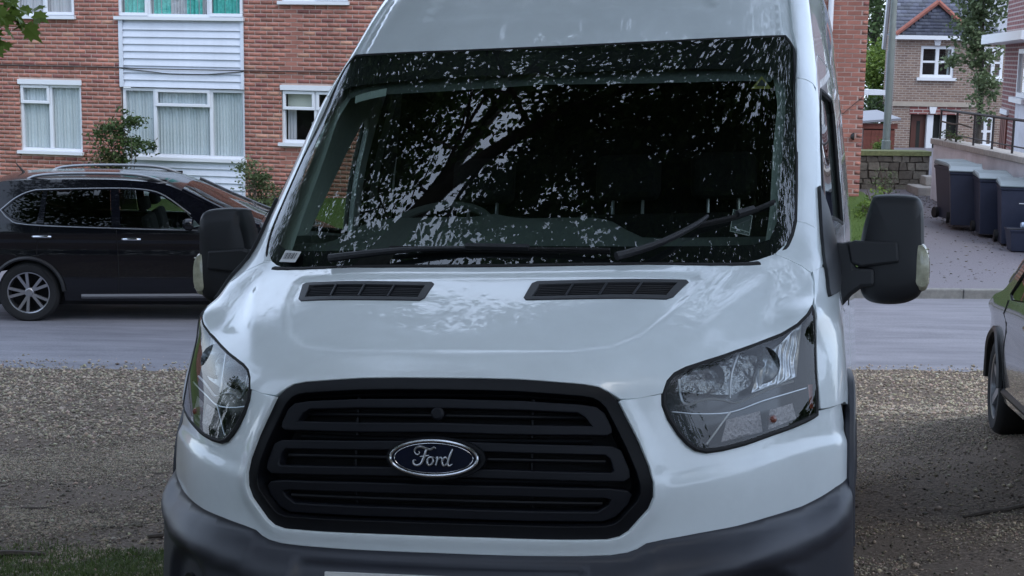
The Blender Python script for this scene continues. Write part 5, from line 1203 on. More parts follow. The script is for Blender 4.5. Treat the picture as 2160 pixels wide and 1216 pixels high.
MB().box(-.29, .29, -.21, .21, .30, .33).build('contents', 'void', rb_)
mesh('box_print', [(-.02, -.207, .12), (.12, -.207, .12), (.12, -.212, .20), (-.02, -.212, .20)], [(0, 1, 2, 3)], 'bottle_blue', rb_)
bt = empty('bottle', 'pale blue plastic bottle lying on the recycling box', 'bottle', (8.36, 23.66, .62))
MB().lathe([(0, -.14), (.045, -.14), (.05, -.1), (.05, .06), (.018, .12), (.018, .15), (0, .15)], 14).build('bottle_body', 'bottle_blue', bt, True)
# ================================================================ CARS
mat('car_black', (.004, .0042, .007), rough=.12, coat=.55, spec=.2)
mat('car_bronze', (.13, .125, .122), rough=.2, metal=.35, coat=.7)
mat('black_trim', (.012, .012, .014), rough=.4)
mat('alloy', (.40, .40, .42), rough=.28, metal=.9)
mat('sill_grey', (.16, .16, .17), rough=.45, metal=.5)
mat('roof_rail', (.33, .34, .36), rough=.38, metal=.9)
glass_mat('car_glass', (.05, .055, .055), ior=1.55)
glass_mat('car_glass_front', (.55, .60, .58), ior=1.55)
def car(name, label, loc, rz, paint, L, prof, belt, half, wheel_x, R, windows, gaps, extra=None, spokes=5, twin=True, chrome=True, handles=(), clad=True, mirror_x=None, suv=True):
    """local frame: x forward, y left(+)... side seen is -y. prof: top outline (x,z) rear->front"""
    t = empty(name, label, 'car', loc, rz)
    top = np.array(crom(prof, 6)); px, pz = top[:, 0], top[:, 1]
    def hw(x, z):
        x = np.asarray(x, float); z = np.asarray(z, float)
        taper = 1-.10*np.clip((np.abs(x-L*.5)-L*.32)/(L*.18), 0, 1)**2.2
        body = 1-.045*np.clip((.62-z)/.4, 0, 1)**2-.012*np.clip((z-.75)/.3, 0, 1)
        k = np.where(z > belt, 1-.012-.29*(z-belt)-.14*(z-belt)**2, body)
        shoulder = .018*np.exp(-((z-(belt-.10))/.035)**2)-.012*np.exp(-((z-(belt-.22))/.07)**2)
        return half*taper*k+shoulder
    arch = []
    lower = .26
    # side outline from rear bottom, round arches, to front, then back along the top
    out = [(.10, .42)]
    for wx in wheel_x:
        ra = R+.055
        a = [(wx-ra*1.01, lower)]+[(wx+ra*math.cos(b), R+ra*math.sin(b)) for b in np.linspace(math.pi*.96, math.pi*.04, 18)]+[(wx+ra*1.01, lower)]
        out += a
    out += [(L-.12, .40), (L-.02, .55)]
    tp = [(a, b) for a, b in zip(px, pz)]
    side = out+tp[::-1]
    def surf(V, s): return np.stack([V[:, 0], s*hw(V[:, 0], V[:, 1]), V[:, 1]], 1)
    def sp(name_, poly, m, s, d=0, holes=(), grid=.07, par=None, smooth=True, step=.05):
        p = resample(np.array(poly), step); hs = [resample(np.array(h), step) for h in holes]
        V, F, bd = tri_poly(p, hs, grid); P = surf(V, s); P[:, 1] += s*d
        if s > 0: F = F[:, ::-1]
        v = [tuple(q) for q in P]; f = [tuple(q) for q in F]; b = len(v); idx = {}
        for i in sorted({i for e in bd for i in e}): idx[i] = len(v); v.append((P[i, 0], P[i, 1]-s*.03, P[i, 2]))
        f += [(c, a, idx[a], idx[c]) if s < 0 else (a, c, idx[c], idx[a]) for a, c in bd]
        return mesh(name_, v, f, m, par or t, smooth, angle=50)
    doors = gaps
    for s in (-1, 1):
        body = sp('body_side', side, paint, s, holes=[inset(resample(np.array(w_), .05), -.006) for w_ in windows['polys']])
        for i, w_ in enumerate(windows['polys']):
            g = sp('side_window', w_, windows['mats'][i], s, d=-.012)
        # chrome line round the glasshouse
        if chrome:
            for nm_, pl in windows['chrome']:
                q_ = np.array(crom(pl, 4)); P = np.stack([q_[:, 0], s*(hw(q_[:, 0], q_[:, 1])+.002), q_[:, 1]], 1); MB().tube(P, .0075, 6).build('chrome_trim', 'roof_rail', t, True)
        for gl in gaps:
            q_ = np.array(crom(gl, 5)); P = np.stack([q_[:, 0], s*(hw(q_[:, 0], q_[:, 1])+.0005), q_[:, 1]], 1); MB().tube(P, .0035, 4).build('door_gap', 'void', t)
        for hx, hz in handles:
            y = float(hw(hx, hz)); pts = [(hx-.10, s*(y+.01), hz), (hx-.06, s*(y+.035), hz+.004), (hx+.06, s*(y+.035), hz+.004), (hx+.10, s*(y+.01), hz)]
            MB().tube(crom(pts, 4), .016, 8).build('door_handle', 'chrome' if chrome else paint, t, True)
        for wx in wheel_x:
            ra = R+.058; q_ = np.array([(wx+ra*math.cos(b), R+ra*math.sin(b)) for b in np.linspace(math.pi*.98, math.pi*.02, 22)])
            P = np.stack([q_[:, 0], s*(hw(q_[:, 0], np.maximum(q_[:, 1], .5))+.006), q_[:, 1]], 1)
            if clad: MB().tube(P, .024, 6).build('arch_trim', 'black_trim', t, True)
        if clad: MB().tube([(wheel_x[0]+R+.25, s*(half-.035), .315), (wheel_x[1]-R-.08, s*(half-.03), .33)], .03, 6).build('sill_trim', 'sill_grey' if suv else 'black_trim', t, True)
        if mirror_x:
            mx_, mz = mirror_x; y = float(hw(mx_, mz)); c = (mx_, s*(y+.13), mz+.02)
            mm = MB().lathe([(0, -.07), (.05, -.065), (.085, -.03), (.09, .02), (.08, .045), (0, .05)], 16, Matrix.Translation(c) @ Matrix.Diagonal((1, 1.25, .85, 1)))
            o = mm.build('door_mirror', paint, t, True); MB().tube([(mx_-.02, s*y, mz-.06), (mx_, s*(y+.10), mz-.02)], .02, 6).build('mirror_stalk', 'black_trim', o)
    # top skins split along the profile
    def strip(name_, i0, i1, m, insets=0, drop=0, n=10, crown=.03):
        V = []; F = []
        for i in range(i0, i1+1):
            w_ = float(hw(px[i], pz[i]))-insets
            for k in range(n+1):
                y = -w_+2*w_*k/n; V.append((px[i]-.0*abs(y), y, pz[i]+crown*(1-abs(y/w_)**3)-drop))
        for i in range(i1-i0):
            for k in range(n): F.append((i*(n+1)+k, i*(n+1)+k+1, (i+1)*(n+1)+k+1, (i+1)*(n+1)+k))
        F = [f[::-1] for f in F]
        return mesh(name_, V, F, m, t, True)
    def ix(x): return int(np.argmin(np.abs(px-x)))
    # order rear->front: tail, rear screen, roof, windscreen, bonnet
    a, b, c, d = windows['cuts']; i1, i2, i3, i4 = [int(np.argmin(np.abs(px-q_)+(0 if True else 0))) for q_ in (a, b, c, d)]
    strip('tailgate', 0, i1, paint); strip('rear_screen', i1, i2, windows['rear'], drop=.004); strip('roof', i2, i3, paint, crown=.045); strip('windscreen', i3, i4, 'car_glass_front', insets=.055, drop=.004, crown=.062); strip('bonnet', i4, len(px)-1, paint, crown=.05)
    for s in (-1, 1):
        P = [(px[i], s*(float(hw(px[i], pz[i]))-.03), pz[i]+.004) for i in range(i3, i4+1)]; MB().tube(P, .036, 8).build('windscreen_pillar', paint, t, True)
    # front and rear ends
    def endcap(x, zt, zb, sgn, name_):
        V = []; F = []; n = 14
        for k in range(n+1):
            yy = -1+2*k/n; w_ = float(hw(x, .6)); dx = -sgn*.16*abs(yy)**3
            V += [(x+dx, yy*w_, zb), (x+dx+sgn*.03, yy*w_, (zb+zt)/2), (x+dx, yy*w_, zt)]
        for k in range(n): F += [(3*k, 3*k+3, 3*k+4, 3*k+1), (3*k+1, 3*k+4, 3*k+5, 3*k+2)]
        if sgn < 0: F = [f[::-1] for f in F]
        return mesh(name_, V, F, paint, t, True)
    endcap(L-.02, pz[-1]+.02, .30, 1, 'front_bumper'); endcap(px[0]+.02, pz[0]+.02, .36, -1, 'rear_bumper')
    MB().box(.35, L-.35, -half*.86, half*.86, .20, .34).build('underbody', 'void', t)
    MB().box(wheel_x[0]+.5, wheel_x[1]-.35, -half*.80, half*.80, .34, .60).build('cabin_floor', 'void', t)
    for sx in (wheel_x[0]+.55, wheel_x[0]+1.42):
        for sy in (-.36, .36):
            o = bevel(MB().box(sx, sx+.48, sy-.24, sy+.24, .45, .72).build('seat', 'seat_fabric', t), .05, 2)
            bevel(MB().box(-.06, .06, -.23, .23, 0, .55, Matrix.Translation((sx, sy, .70)) @ Matrix.Rotation(-.22, 4, 'Y')).build('backrest', 'seat_fabric', o), .05, 2)
            bevel(MB().box(-.05, .05, -.13, .13, .6, .76, Matrix.Translation((sx, sy, .70)) @ Matrix.Rotation(-.22, 4, 'Y')).build('headrest', 'seat_fabric', o), .03, 2)
    MB().box(wheel_x[1]-.95, wheel_x[1]-.35, -half*.8, half*.8, .6, belt-.02).build('dashboard', 'dash_plastic', t)
    for wx in wheel_x:
        for s in (-1, 1): 
            # wheels turn about y: build in a rotated holder mesh
            wheel_y(t, wx, s*(half-.125), R, s, spokes, twin)
    if extra: extra(t, hw)
    return t
def wheel_y(parent, x, y, R, s, spokes, twin):
    b = wheel(parent, 0, 0, 0, s, R, .235, R*.70, spokes, rimm='alloy', twin=twin)
    b.matrix_local = Matrix.Translation((x, y, R)) @ Matrix.Rotation(math.pi/2, 4, 'Z')
    return b
# --- black SUV
PS = [(.06, .62), (.03, .85), (.06, 1.10), (.22, 1.36), (.42, 1.56), (.62, 1.64), (1.2, 1.672), (1.9, 1.675), (2.35, 1.645), (2.62, 1.585), (3.15, 1.34), (3.60, 1.15), (3.95, 1.09), (4.40, .95), (4.60, .76), (4.66, .62)]
polys = [[(.65, 1.32), (.74, 1.24), (.92, 1.18), (1.03, 1.165), (1.09, 1.53), (.95, 1.515), (.80, 1.44)],
         [(1.12, 1.160), (1.89, 1.145), (1.86, 1.555), (1.15, 1.538)],
         [(2.00, 1.143), (2.74, 1.125), (2.90, 1.16), (2.72, 1.33), (2.48, 1.475), (2.28, 1.54), (1.97, 1.56)]]
def suv_extra(t, hw):
    for s in (-1, 1):
        pts = [(.85, 1.63), (1.02, 1.695), (1.4, 1.722), (1.95, 1.722), (2.25, 1.695), (2.50, 1.62)]
        q_ = np.array(crom(pts, 5)); P = np.stack([q_[:, 0], s*(half_suv*.70+0*q_[:, 0]), q_[:, 1]+.012], 1); MB().tube(P, .017, 8).build('roof_rail', 'roof_rail', t, True)
        MB().box(.95, 2.5, -.012, .012, -.05, .0, Matrix.Translation((0, s*half_suv*.70, 1.675))).build('rail_base', 'black_trim', t)
    MB().tube([(.72, 0, 1.66), (.60, 0, 1.80)], [.02, .006], 6).build('aerial', 'black_trim', t)
    P = []
    for k in range(9):
        y = -.72+1.44*k/8; P.append((2.74+.0*y, y, 1.605+.05*(1-(y/.8)**2)))
    MB().tube([(3.35+.1*0, -.55, 1.30), (3.5, .1, 1.235), (3.36, .62, 1.32)], .008, 6).build('wiper', 'black_trim', t)
half_suv = .92
ang = math.radians(4.5)
suv = car('black_car', 'black SUV with chrome window trim and roof rails parked across the road', (0, 0, 0), ang, 'car_black', 4.66, PS, 1.13, half_suv, (.92, 3.62), .355, {'polys': polys, 'mats': ['car_glass', 'car_glass', 'car_glass_front'], 'chrome': [('c', [(.62, 1.32), (.72, 1.22), (.92, 1.158), (1.9, 1.123), (2.88, 1.105)]), ('c', [(.62, 1.32), (.78, 1.455), (.95, 1.535), (1.15, 1.558), (1.9, 1.578), (2.28, 1.562), (2.50, 1.495), (2.80, 1.29)])], 'cuts': (.10, .50, 2.66, 3.58), 'rear': 'car_glass'},
    [[(1.075, 1.14), (1.03, .80), (1.10, .62), (1.20, .50)], [(1.945, 1.13), (1.965, .7), (1.955, .36)], [(2.96, 1.1), (3.04, .80), (3.02, .40)]], suv_extra, spokes=5, twin=True, handles=((1.10, 1.02), (2.12, .995)), mirror_x=(2.80, 1.17))
# rear wheel of the car stands at this spot on the far lane
wl = Vector((.92*math.cos(ang)-(-.92+.12)*math.sin(ang), .92*math.sin(ang)+(-.92+.12)*math.cos(ang), 0)); suv.location = Vector((-5.66, 17.05, .02))-wl
# --- bronze-grey hatchback at the right edge, seen from behind its front wheel
PH_ = [(.04, .62), (.02, .85), (.10, 1.02), (.40, 1.30), (.62, 1.42), (1.1, 1.485), (1.7, 1.49), (2.2, 1.44), (2.5, 1.33), (3.0, 1.06), (3.2, .98), (3.6, .92), (3.95, .82), (4.15, .68), (4.2, .56)]
polyh = [[(.62, 1.02), (1.50, .98), (1.50, 1.36), (.95, 1.35)], [(1.60, .975), (2.72, .94), (2.86, .97), (2.45, 1.23), (2.2, 1.345), (1.60, 1.365)]]
hatch = car('grey_car', 'bronze grey car parked nose to the road at the right edge', (0, 0, 0), 0, 'car_bronze', 4.2, PH_, .95, .88, (.75, 3.35), .325, {'polys': polyh, 'mats': ['car_glass', 'car_glass'], 'chrome': [], 'cuts': (.12, .62, 2.42, 3.05), 'rear': 'car_glass'},
    [[(1.55, .97), (1.56, .6), (1.54, .36)], [(2.86, .93), (2.92, .7), (2.86, .36)]], None, spokes=5, twin=False, chrome=False, handles=((.95, .84), (1.75, .82)), mirror_x=None, suv=False)
mat('tail_red', (.25, .01, .012), rough=.2, coat=1)
for s_ in (-1, 1):
    MB().tube(crom([(.02, s_*.70, .86), (.05, s_*.78, .92), (.14, s_*.80, 1.0)], 4), .05, 8).build('tail_light', 'tail_red', hatch, True)
MB().box(-.055, -.045, -.26, .26, .58, .69).build('number_plate', 'plate_white', hatch)
ha = math.radians(90-11); Rm = Matrix.Rotation(ha, 4, 'Z')
wv = Rm @ Vector((3.35, .88, 0)); hx, hy = 3.24, 9.65
hz = float(vz(np.array([hx]), np.array([hy]))[0])
pit = math.radians(-6)
hatch.matrix_world = Matrix.Translation((hx, hy, hz+.01)) @ Rm @ Matrix.Rotation(-pit, 4, 'Y') @ Matrix.Translation((-3.35, -.88, 0))
# ================================================================ TREES AND PLANTS
leaf_mat('leaf_dark', (.028, .055, .018), (.11, .18, .05))
leaf_mat('leaf_mid', (.03, .055, .02), (.12, .18, .06))
leaf_mat('leaf_bright', (.08, .14, .02), (.24, .33, .07))
leaf_mat('leaf_pale', (.06, .09, .04), (.22, .28, .14))
leaf_mat('leaf_dry', (.10, .08, .04), (.24, .22, .10))
mat('bark', (.07, .06, .05), rough=.95, noise=.35, nscale=12, bump=.8, bscale=25, dist=.02)
def leaves(name, C_, m, parent, size, aspect=.55, up=.35, clump=None):
    """C_ (n,3) leaf centres -> one mesh of folded leaf blades"""
    n = len(C_); d = RNG.normal(0, 1, (n, 3)); d[:, 2] *= .6; d /= np.linalg.norm(d, axis=1)[:, None]
    nn = RNG.normal(0, 1, (n, 3)); nn[:, 2] += up*2; nn -= (nn*d).sum(1)[:, None]*d; nn /= np.linalg.norm(nn, axis=1)[:, None]; s = np.cross(d, nn)
    L = (size*RNG.uniform(.6, 1.35, n))[:, None]; w_ = L*aspect
    a = C_-d*L*.5; b = C_+s*w_*.5+nn*L*.08; c = C_+d*L*.5; e = C_-s*w_*.5+nn*L*.08
    V = np.stack([a, b, c, e], 1).reshape(-1, 3); F = np.arange(4*n).reshape(-1, 4)
    t = RNG.uniform(.0, 1, n)*.6+(clump if clump is not None else .2)
    return fast_mesh(name, V, F, m, parent, False, np.clip(t, 0, 1))
def cloud(n, blobs, hollow=.55, sub=1.0, clumps=60, csize=.35):
    """points in ellipsoid blobs gathered in clumps"""
    out = []; tint = []
    wts_ = np.array([b[3]*b[4]*b[5] for b in blobs]); wts_ = wts_/wts_.sum()
    for b, w_ in zip(blobs, wts_):
        k = max(3, int(clumps*w_)); v = RNG.normal(0, 1, (k, 3)); v /= np.linalg.norm(v, axis=1)[:, None]; r = (hollow+(1-hollow)*RNG.random(k)**.6)[:, None]
        cc = v*r*np.array(b[3:6])+np.array(b[:3]); m = max(1, int(n*w_/k)); ct = RNG.uniform(-.1, .4, k)
        cs = csize*RNG.uniform(.5, 1.4, (k, 1, 1))
        p = cc[:, None]+RNG.normal(0, 1, (k, m, 3))*cs*np.array([1, 1, .65]); out.append(p.reshape(-1, 3)); tint.append(np.repeat(ct, m))
    return np.concatenate(out), np.concatenate(tint)
def branchy(mb_, p, d, L, r, depth, tips):
    pts = [Vector(p)]; d = Vector(d).normalized(); n = 5
    for k in range(n):
        d = (d+Vector((random.gauss(0, .10), random.gauss(0, .10), random.gauss(.03, .06)))).normalized(); pts.append(pts[-1]+d*L/n)
    mb_.tube(pts, [r*(1-.5*k/n) for k in range(n+1)], 8 if depth > 1 else 5)
    tips.append(pts[-1])
    if depth > 0:
        for k in range(3 if depth > 1 else 3):
            q_ = pts[random.randint(2, n)]; dd = (d+Vector((random.gauss(0, .7), random.gauss(0, .7), random.gauss(.1, .3)))).normalized()
            branchy(mb_, q_, dd, L*random.uniform(.55, .8), r*.5, depth-1, tips)
def tree(name, label, base, trunk, r, blobs, n, size, m, clumps=80, csize=.4, hollow=.5, depth=2, group=None, bl=2.0, aspect=.55):
    t = empty(name, label, 'tree', base, 0, group); mb_ = MB(); tips = []
    tr = [Vector(p)-Vector(base) for p in trunk]; c = [Vector(tuple(q_)) for q_ in crom([tuple(v) for v in tr], 5)]
    mb_.tube(c, [r*(1-.6*k/(len(c)-1)) for k in range(len(c))], 12); mb_.build('trunk', 'bark', t, True)
    bm_ = MB()
    for k in range(5 if depth else 0):
        q_ = c[int(len(c)*(.45+.55*k/5))-1]; branchy(bm_, q_, (random.gauss(0, 1), random.gauss(0, 1), random.uniform(.2, .9)), bl, r*.45, depth-1, tips)
    if depth: o = bm_.build('limbs', 'bark', t, True); o['kind'] = 'stuff'
    P, tn = cloud(n, blobs, hollow, 1, clumps, csize); P = P-np.array(base); o = leaves('crown', P, m, t, size, aspect, .35, tn); o['kind'] = 'stuff'
    return t
# the big tree whose limbs reach over the van (its crown is above the frame; the screen mirrors it)
ot = empty('overhanging_tree', 'big leafy tree at the left whose branch tips hang into the top left corner', 'tree', (-3.6, 4.6, 1.2)); B0 = Vector((-3.6, 4.6, 1.2))
mb_ = MB(); tips = []
def limb(pts, r0, r1, depth=2, nb=7):
    c = [Vector(tuple(q_)) for q_ in crom(pts, 6)]; n = len(c); mb_.tube([p-B0 for p in c], [r0+(r1-r0)*k/(n-1) for k in range(n)], 10)
    for k in range(nb):
        i = int(n*(.30+.68*k/nb)); q_ = c[min(i, n-1)]
        branchy(mb_, q_-B0, (random.gauss(.25, .7), random.gauss(.3, .7), random.gauss(.15, .35)), random.uniform(1.2, 2.2), .045, depth-1, tips)
limb([(-3.6, 4.6, 1.0), (-3.55, 4.7, 3), (-3.3, 5.2, 5.2), (-2.9, 6.0, 7.2), (-2.3, 7.2, 8.6), (-1.2, 9.0, 9.6), (.2, 10.6, 10.2)], .26, .06)
limb([(-3.4, 5.0, 4.6), (-2.6, 5.8, 6.4), (-1.5, 6.6, 7.6), (-.4, 7.2, 8.3), (1.2, 7.6, 8.9), (2.6, 7.4, 9.4)], .16, .04)
limb([(-3.5, 4.8, 4.0), (-3.2, 4.0, 6.0), (-2.0, 3.0, 7.6), (0, 2.2, 8.6), (2.0, 1.6, 9.0)], .16, .04)
limb([(-3.3, 5.2, 5.2), (-4.2, 6.8, 7.0), (-4.8, 8.4, 8.2), (-4.4, 10.4, 9.0)], .14, .04)
o = mb_.build('trunk', 'bark', ot, True)
blobs = [(-3.2, 8.6, 7.8, 2.2, 2.6, 1.5), (-.6, 7.2, 8.6, 2.4, 2.6, 1.3), (2.4, 6.4, 8.8, 2.4, 2.6, 1.5), (.4, 10.2, 9.4, 2.8, 2.2, 1.3), (3.6, 3.2, 8.6, 2.4, 2.8, 1.5), (-.6, 2.6, 8.4, 3.0, 2.4, 1.4), (-4.6, 5.0, 7.4, 1.8, 2.6, 1.6), (4.6, 8.6, 8.0, 1.8, 2.4, 1.6), (.8, 5.6, 8.8, 3.2, 1.8, 1.0), (-5.6, 9.5, 7.4, 2.2, 2.6, 1.8), (-4.2, 12.0, 8.2, 2.6, 1.8, 1.6), (-6.2, 6.8, 6.6, 1.6, 2.4, 1.8)]
P, tn = cloud(135000, blobs, .0, 1, 900, .42)
for hx_, hy_, hr in ((-1.9, 6.9, .42), (-1.45, 7.5, .40), (-1.0, 8.2, .30), (-2.9, 6.9, .30), (2.7, 6.9, .30), (3.0, 6.2, .18), (-3.3, 8.2, .34), (-2.6, 9.2, .26), (-2.2, 8.0, .22), (2.3, 7.5, .15), (-1.0, 5.9, .16), (.8, 6.3, .08), (-.6, 9.0, .18), (1.8, 5.8, .08), (-3.9, 7.4, .3), (1.2, 7.4, .09), (2.0, 6.6, .10), (3.4, 5.6, .14), (1.5, 6.2, .07), (.3, 7.4, .08), (.2, 8.6, .10), (1.6, 8.4, .10), (2.6, 5.4, .10)):
    P = P[np.hypot(P[:, 0]-hx_+.12*np.sin(P[:, 1]*9), P[:, 1]-hy_+.12*np.sin(P[:, 0]*8)) > hr*1.55*RNG.uniform(.35, 1.15, len(P))]
P = P[(P[:, 2] > 4.9)|(P[:, 1] < 1)]; tn = RNG.uniform(-.1, .4, len(P))
o = leaves('crown', P-np.array(B0), 'leaf_dark', ot, .13, .6, .5, tn); o['kind'] = 'stuff'
# lobed leaves that hang into the picture, one object each
def lobed(L):
    pts = [(0, 0), (.16, .12), (.34, .10), (.30, .26), (.50, .38), (.30, .44), (.34, .66), (.16, .60), (.0, 1.0)]
    full_ = pts+[(-a, b) for a, b in pts[-2:0:-1]]; V = [(a*L, b*L, -.25*L*abs(a)) for a, b in full_]; return V
LV = lobed(.105); lf0 = mesh('leaf', LV+[(0, .055, .0)], [(i, (i+1) % len(LV), len(LV)) for i in range(len(LV))], 'leaf_bright', ot, False, tint=np.full((len(LV)*3, 4), .55))
spray_ = [(-2.55, 6.55, 3.62), (-2.35, 6.5, 3.45), (-2.22, 6.48, 3.37), (-2.12, 6.46, 3.33)]
tw = MB().tube([Vector(p)-B0 for p in crom([(-3.2, 6.6, 4.6), (-2.9, 6.6, 4.0), (-2.6, 6.55, 3.66), (-2.3, 6.5, 3.42), (-2.12, 6.46, 3.32)], 5)], [.012]*8+[.007]*8+[.004]*5, 5).build('twig', 'bark', ot, True)
tw2 = MB().tube([Vector(p)-B0 for p in crom([(-2.6, 6.55, 3.66), (-2.42, 6.5, 3.42), (-2.30, 6.48, 3.28)], 5)], .005, 5).build('twig', 'bark', ot, True)
k = 0
for i in range(60):
    a = random.random()**.8
    if i % 2: p = Vector((-2.36, 6.55, 3.45)).lerp(Vector((-2.08, 6.46, 3.35)), a)
    else: p = Vector((-2.36, 6.55, 3.44)).lerp(Vector((-2.25, 6.48, 3.25)), a)
    p = p+Vector((random.gauss(0, .03), random.gauss(0, .10), random.gauss(0, .025)))
    o = lf0 if k == 0 else lf0.copy()
    if k: COL.objects.link(o); o.parent = ot
    k += 1; o.location = p-B0; o.rotation_euler = (random.gauss(-.7, .5), random.gauss(0, .5), random.uniform(0, 6.28)); sc0 = random.uniform(.6, 1.15); o.scale = (sc0, sc0, sc0)
# an unseen second tree, added behind the camera to shade the nose
tree('unseen_shade_tree', 'unseen spreading tree added behind the camera to shade the van', (4.5, -7, 2.2), [(4.5, -7, 2.2), (4.4, -7, 4.5), (4.2, -6.6, 8)], .22, [(4.2, -5.8, 8.8, 3.6, 3.4, 2.4), (1.6, -3.4, 8.6, 3.2, 2.8, 1.7), (5.2, -1.6, 9.0, 3.2, 3.0, 1.9), (-2, -4.5, 8.0, 3.0, 2.6, 1.8), (8.2, -3.5, 8.0, 2.6, 3, 2)], 46000, .20, 'leaf_dark', 520, .5, .1)
tree('unseen_blocker_tree', 'unseen dense tree added far left behind the camera to block light', (-7, -5, 2.2), [(-7, -5, 2.2), (-7, -5, 5), (-6.8, -5, 8)], .22, [(-7, -4, 6.5, 3.2, 3.2, 3.4), (-7.2, 0, 5.2, 2.4, 3.4, 3.2), (-5.5, -2, 7.5, 2, 2.5, 2)], 30000, .2, 'leaf_dark', 360, .5, .1)  # out of view, added as occlusion so the van's left side falls darker
def hedge(name, label, x0, x1, y0, y1, z0, h, n):  # unseen leaf banks, added to hide the bright horizon from reflections and side light
    P = np.stack([RNG.uniform(x0, x1, n), RNG.uniform(y0, y1, n), z0+h*RNG.random(n)**.9], 1); P[:, 2] += .5*nz(P[:, 0], P[:, 1], .8, 3)*(P[:, 2]-z0)/h
    o = leaves(name, P, 'leaf_dark', None, .45, .7, .3, RNG.uniform(-.1, .4, n)); tag(o, label, 'hedge', kind='stuff')
hedge('unseen_blocker_hedge', 'unseen tall hedge added along the left to block the bright horizon', -17, -14.5, -16, 13, .8, 4.5, 9000)
hedge('unseen_blocker_hedge', 'unseen tall hedge added along the right to block the bright horizon', 15, 17.5, -16, 12, .8, 4.5, 9000)
hedge('unseen_blocker_hedge', 'unseen tall hedge added along the near end to block the bright horizon', -15, 16, -18, -15.5, 1.8, 5, 10000)
# trees at the back
tree('birch_tree', 'leafy green tree between the buff house and the red house', (13.3, 42.5, -.3), [(13.3, 42.5, -.3), (13.35, 42.5, 2.2), (13.2, 42.5, 5), (13.1, 42.5, 7)], .09, [(13.15, 42.5, 4.9, .75, .8, 1.3), (13.25, 42.4, 3.5, .5, .6, .8), (13.35, 42.3, 2.5, .38, .45, .9), (13.3, 42.2, 1.6, .25, .3, .4), (12.75, 42.4, 4.0, .5, .5, .30), (12.75, 42.4, 3.05, .5, .5, .30), (13.2, 42.5, 6.6, 1.4, 1.2, 1.4)], 13000, .13, 'leaf_pale', 220, .17, .2, depth=1, bl=.8, aspect=.7)
tree('back_tree', 'tall dark green tree behind the gap left of the buff house', (16.4, 68, 0), [(16.4, 68, 0), (16.4, 68, 4), (16.5, 68, 9)], .25, [(16.4, 68, 6.5, 2.6, 2, 4.6), (15.2, 68, 4.5, 1.6, 1.6, 2.5)], 9000, .22, 'leaf_mid', 260, .45, .25)
tree('bright_tree', 'yellow green bushy tree lit in the gap beside the flats', (14.2, 57, -.3), [(14.2, 57, -.3), (14.2, 57, 1.5), (14.2, 57, 3)], .12, [(14.1, 57, 2.9, 1.0, 1.0, 1.0), (14.4, 57, 2.0, .9, .9, .8)], 5000, .16, 'leaf_bright', 110, .25, .3, depth=1, bl=.8)
tree('grey_shrub_tree', 'grey green shrubby tree low in the gap behind the shed', (13.0, 54, -.6), [(13, 54, -.6), (13, 54, .8), (13, 54, 1.6)], .10, [(13.0, 54, .9, 1.1, 1, 1.1)], 4000, .14, 'leaf_mid', 90, .25, .3, depth=1, bl=.6)
for i, (x, y, h) in enumerate(((-22, 62, 9), (-8, 66, 10), (6, 70, 11), (24, 66, 11), (34, 60, 10))):
    lab = ['broad green tree far behind the left end of the flats', 'tall green tree hidden behind the roof of the flats', 'tall green tree standing behind the right end of the flats', 'tall green tree behind the roof of the buff house', 'broad green tree behind the red house at the right'][i]
    tree('far_tree', lab, (x, y, 0), [(x, y, 0), (x, y, h*.5), (x+.3, y, h*.8)], .3, [(x, y, h*.65, h*.42, h*.4, h*.38)], 4000, .34, 'leaf_mid', 160, .7, .35, depth=1, group='trees along the back')
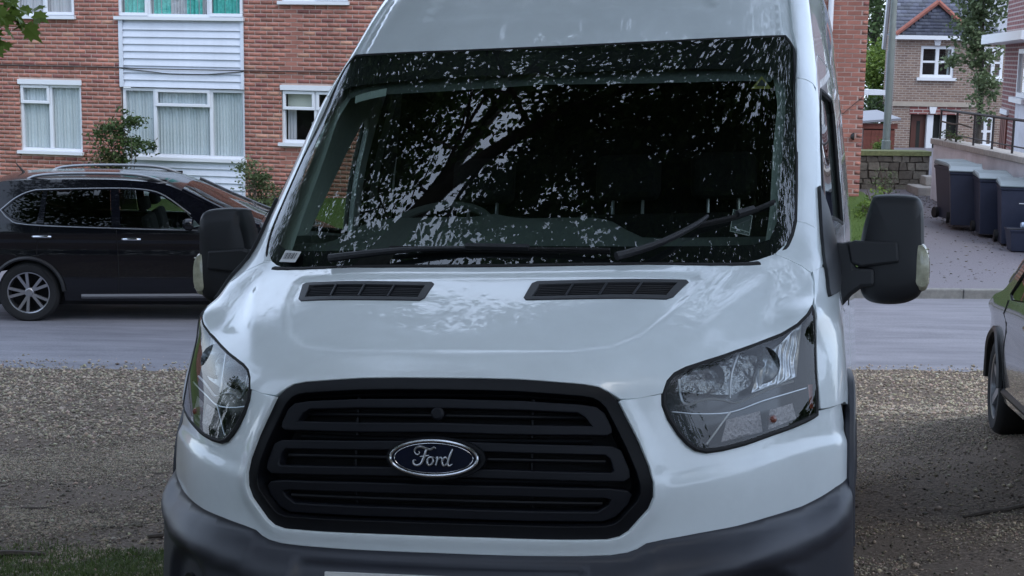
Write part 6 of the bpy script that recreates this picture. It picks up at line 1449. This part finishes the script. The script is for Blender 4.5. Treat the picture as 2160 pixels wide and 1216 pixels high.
def plant(name, label, base, stems, blobs, n, size, m, clumps=40, csize=.08, aspect=.5, cat='shrub'):
    t = empty(name, label, cat, base); mb_ = MB()
    for k in range(stems):
        b = blobs[k % len(blobs)]; e = Vector((b[0]+random.gauss(0, b[3]*.5), b[1]+random.gauss(0, b[4]*.5), b[2]+random.uniform(-.2, .9)*b[5])); b0_ = Vector((random.gauss(0, .08), random.gauss(0, .05), 0))
        e = e-Vector(base); mb_.tube(crom([tuple(b0_), tuple(b0_.lerp(e, .5)+Vector((random.gauss(0, .05), 0, .06))), tuple(e)], 4), [.012]*4+[.008]*4+[.004], 5)
    o = mb_.build('stems', 'twig', t, True); o['kind'] = 'stuff'
    P, tn = cloud(n, blobs, .1, 1, clumps, csize); o = leaves('foliage', P-np.array(base), m, t, size, aspect, .4, tn); o['kind'] = 'stuff'
    return t
plant('rose_bush', 'loose green climbing shrub in front of the left edge of the white boards', (-6.95, 25.9, .3), 9, [(-7.05, 25.9, 1.75, .36, .2, .34), (-6.75, 25.9, 1.95, .22, .15, .30), (-6.6, 25.85, 1.55, .32, .2, .22), (-7.1, 25.9, 1.25, .30, .2, .30)], 2400, .075, 'leaf_mid', 80, .075)
plant('dry_shrub', 'pale brownish stems and dry growth under the green climber', (-7.25, 25.95, .3), 12, [(-7.15, 25.95, 1.15, .32, .15, .35)], 900, .06, 'leaf_dry', 40, .08)
plant('fuchsia_shrub', 'upright yellowish green shrub at the wall right of the white boards', (-4.42, 25.3, .35), 14, [(-4.45, 25.3, 1.0, .28, .2, .42), (-4.30, 25.3, .75, .3, .2, .35), (-4.62, 25.3, 1.1, .16, .15, .22)], 1700, .06, 'leaf_pale', 60, .08)
plant('corner_shrub', 'yellow green shrub growing at the right corner of the flats', (5.62, 23.2, .55), 14, [(5.60, 23.2, .82, .25, .2, .28), (5.80, 23.3, .95, .2, .2, .3), (5.45, 23.1, .62, .22, .2, .2)], 1600, .055, 'leaf_bright', 60, .07)
plant('grass_stalks', 'thin pale flowering stalks in front of the stone wall', (6.9, 27.5, .3), 8, [(6.95, 27.5, .9, .2, .2, .45)], 350, .05, 'leaf_pale', 30, .07)
plant('round_bush', 'small round bright green bush in front of the shed', (9.35, 37.5, -.1), 6, [(9.35, 37.5, 1.02, .26, .25, .24)], 1200, .05, 'leaf_bright', 50, .06, cat='bush')
plant('trailing_plant', 'straggly dark climbing plant hanging on the railing', (8.85, 30.0, 1.6), 5, [(8.8, 29.9, 1.75, .08, .5, .10), (8.8, 29.2, 1.72, .08, .5, .08)], 260, .05, 'leaf_mid', 24, .05)
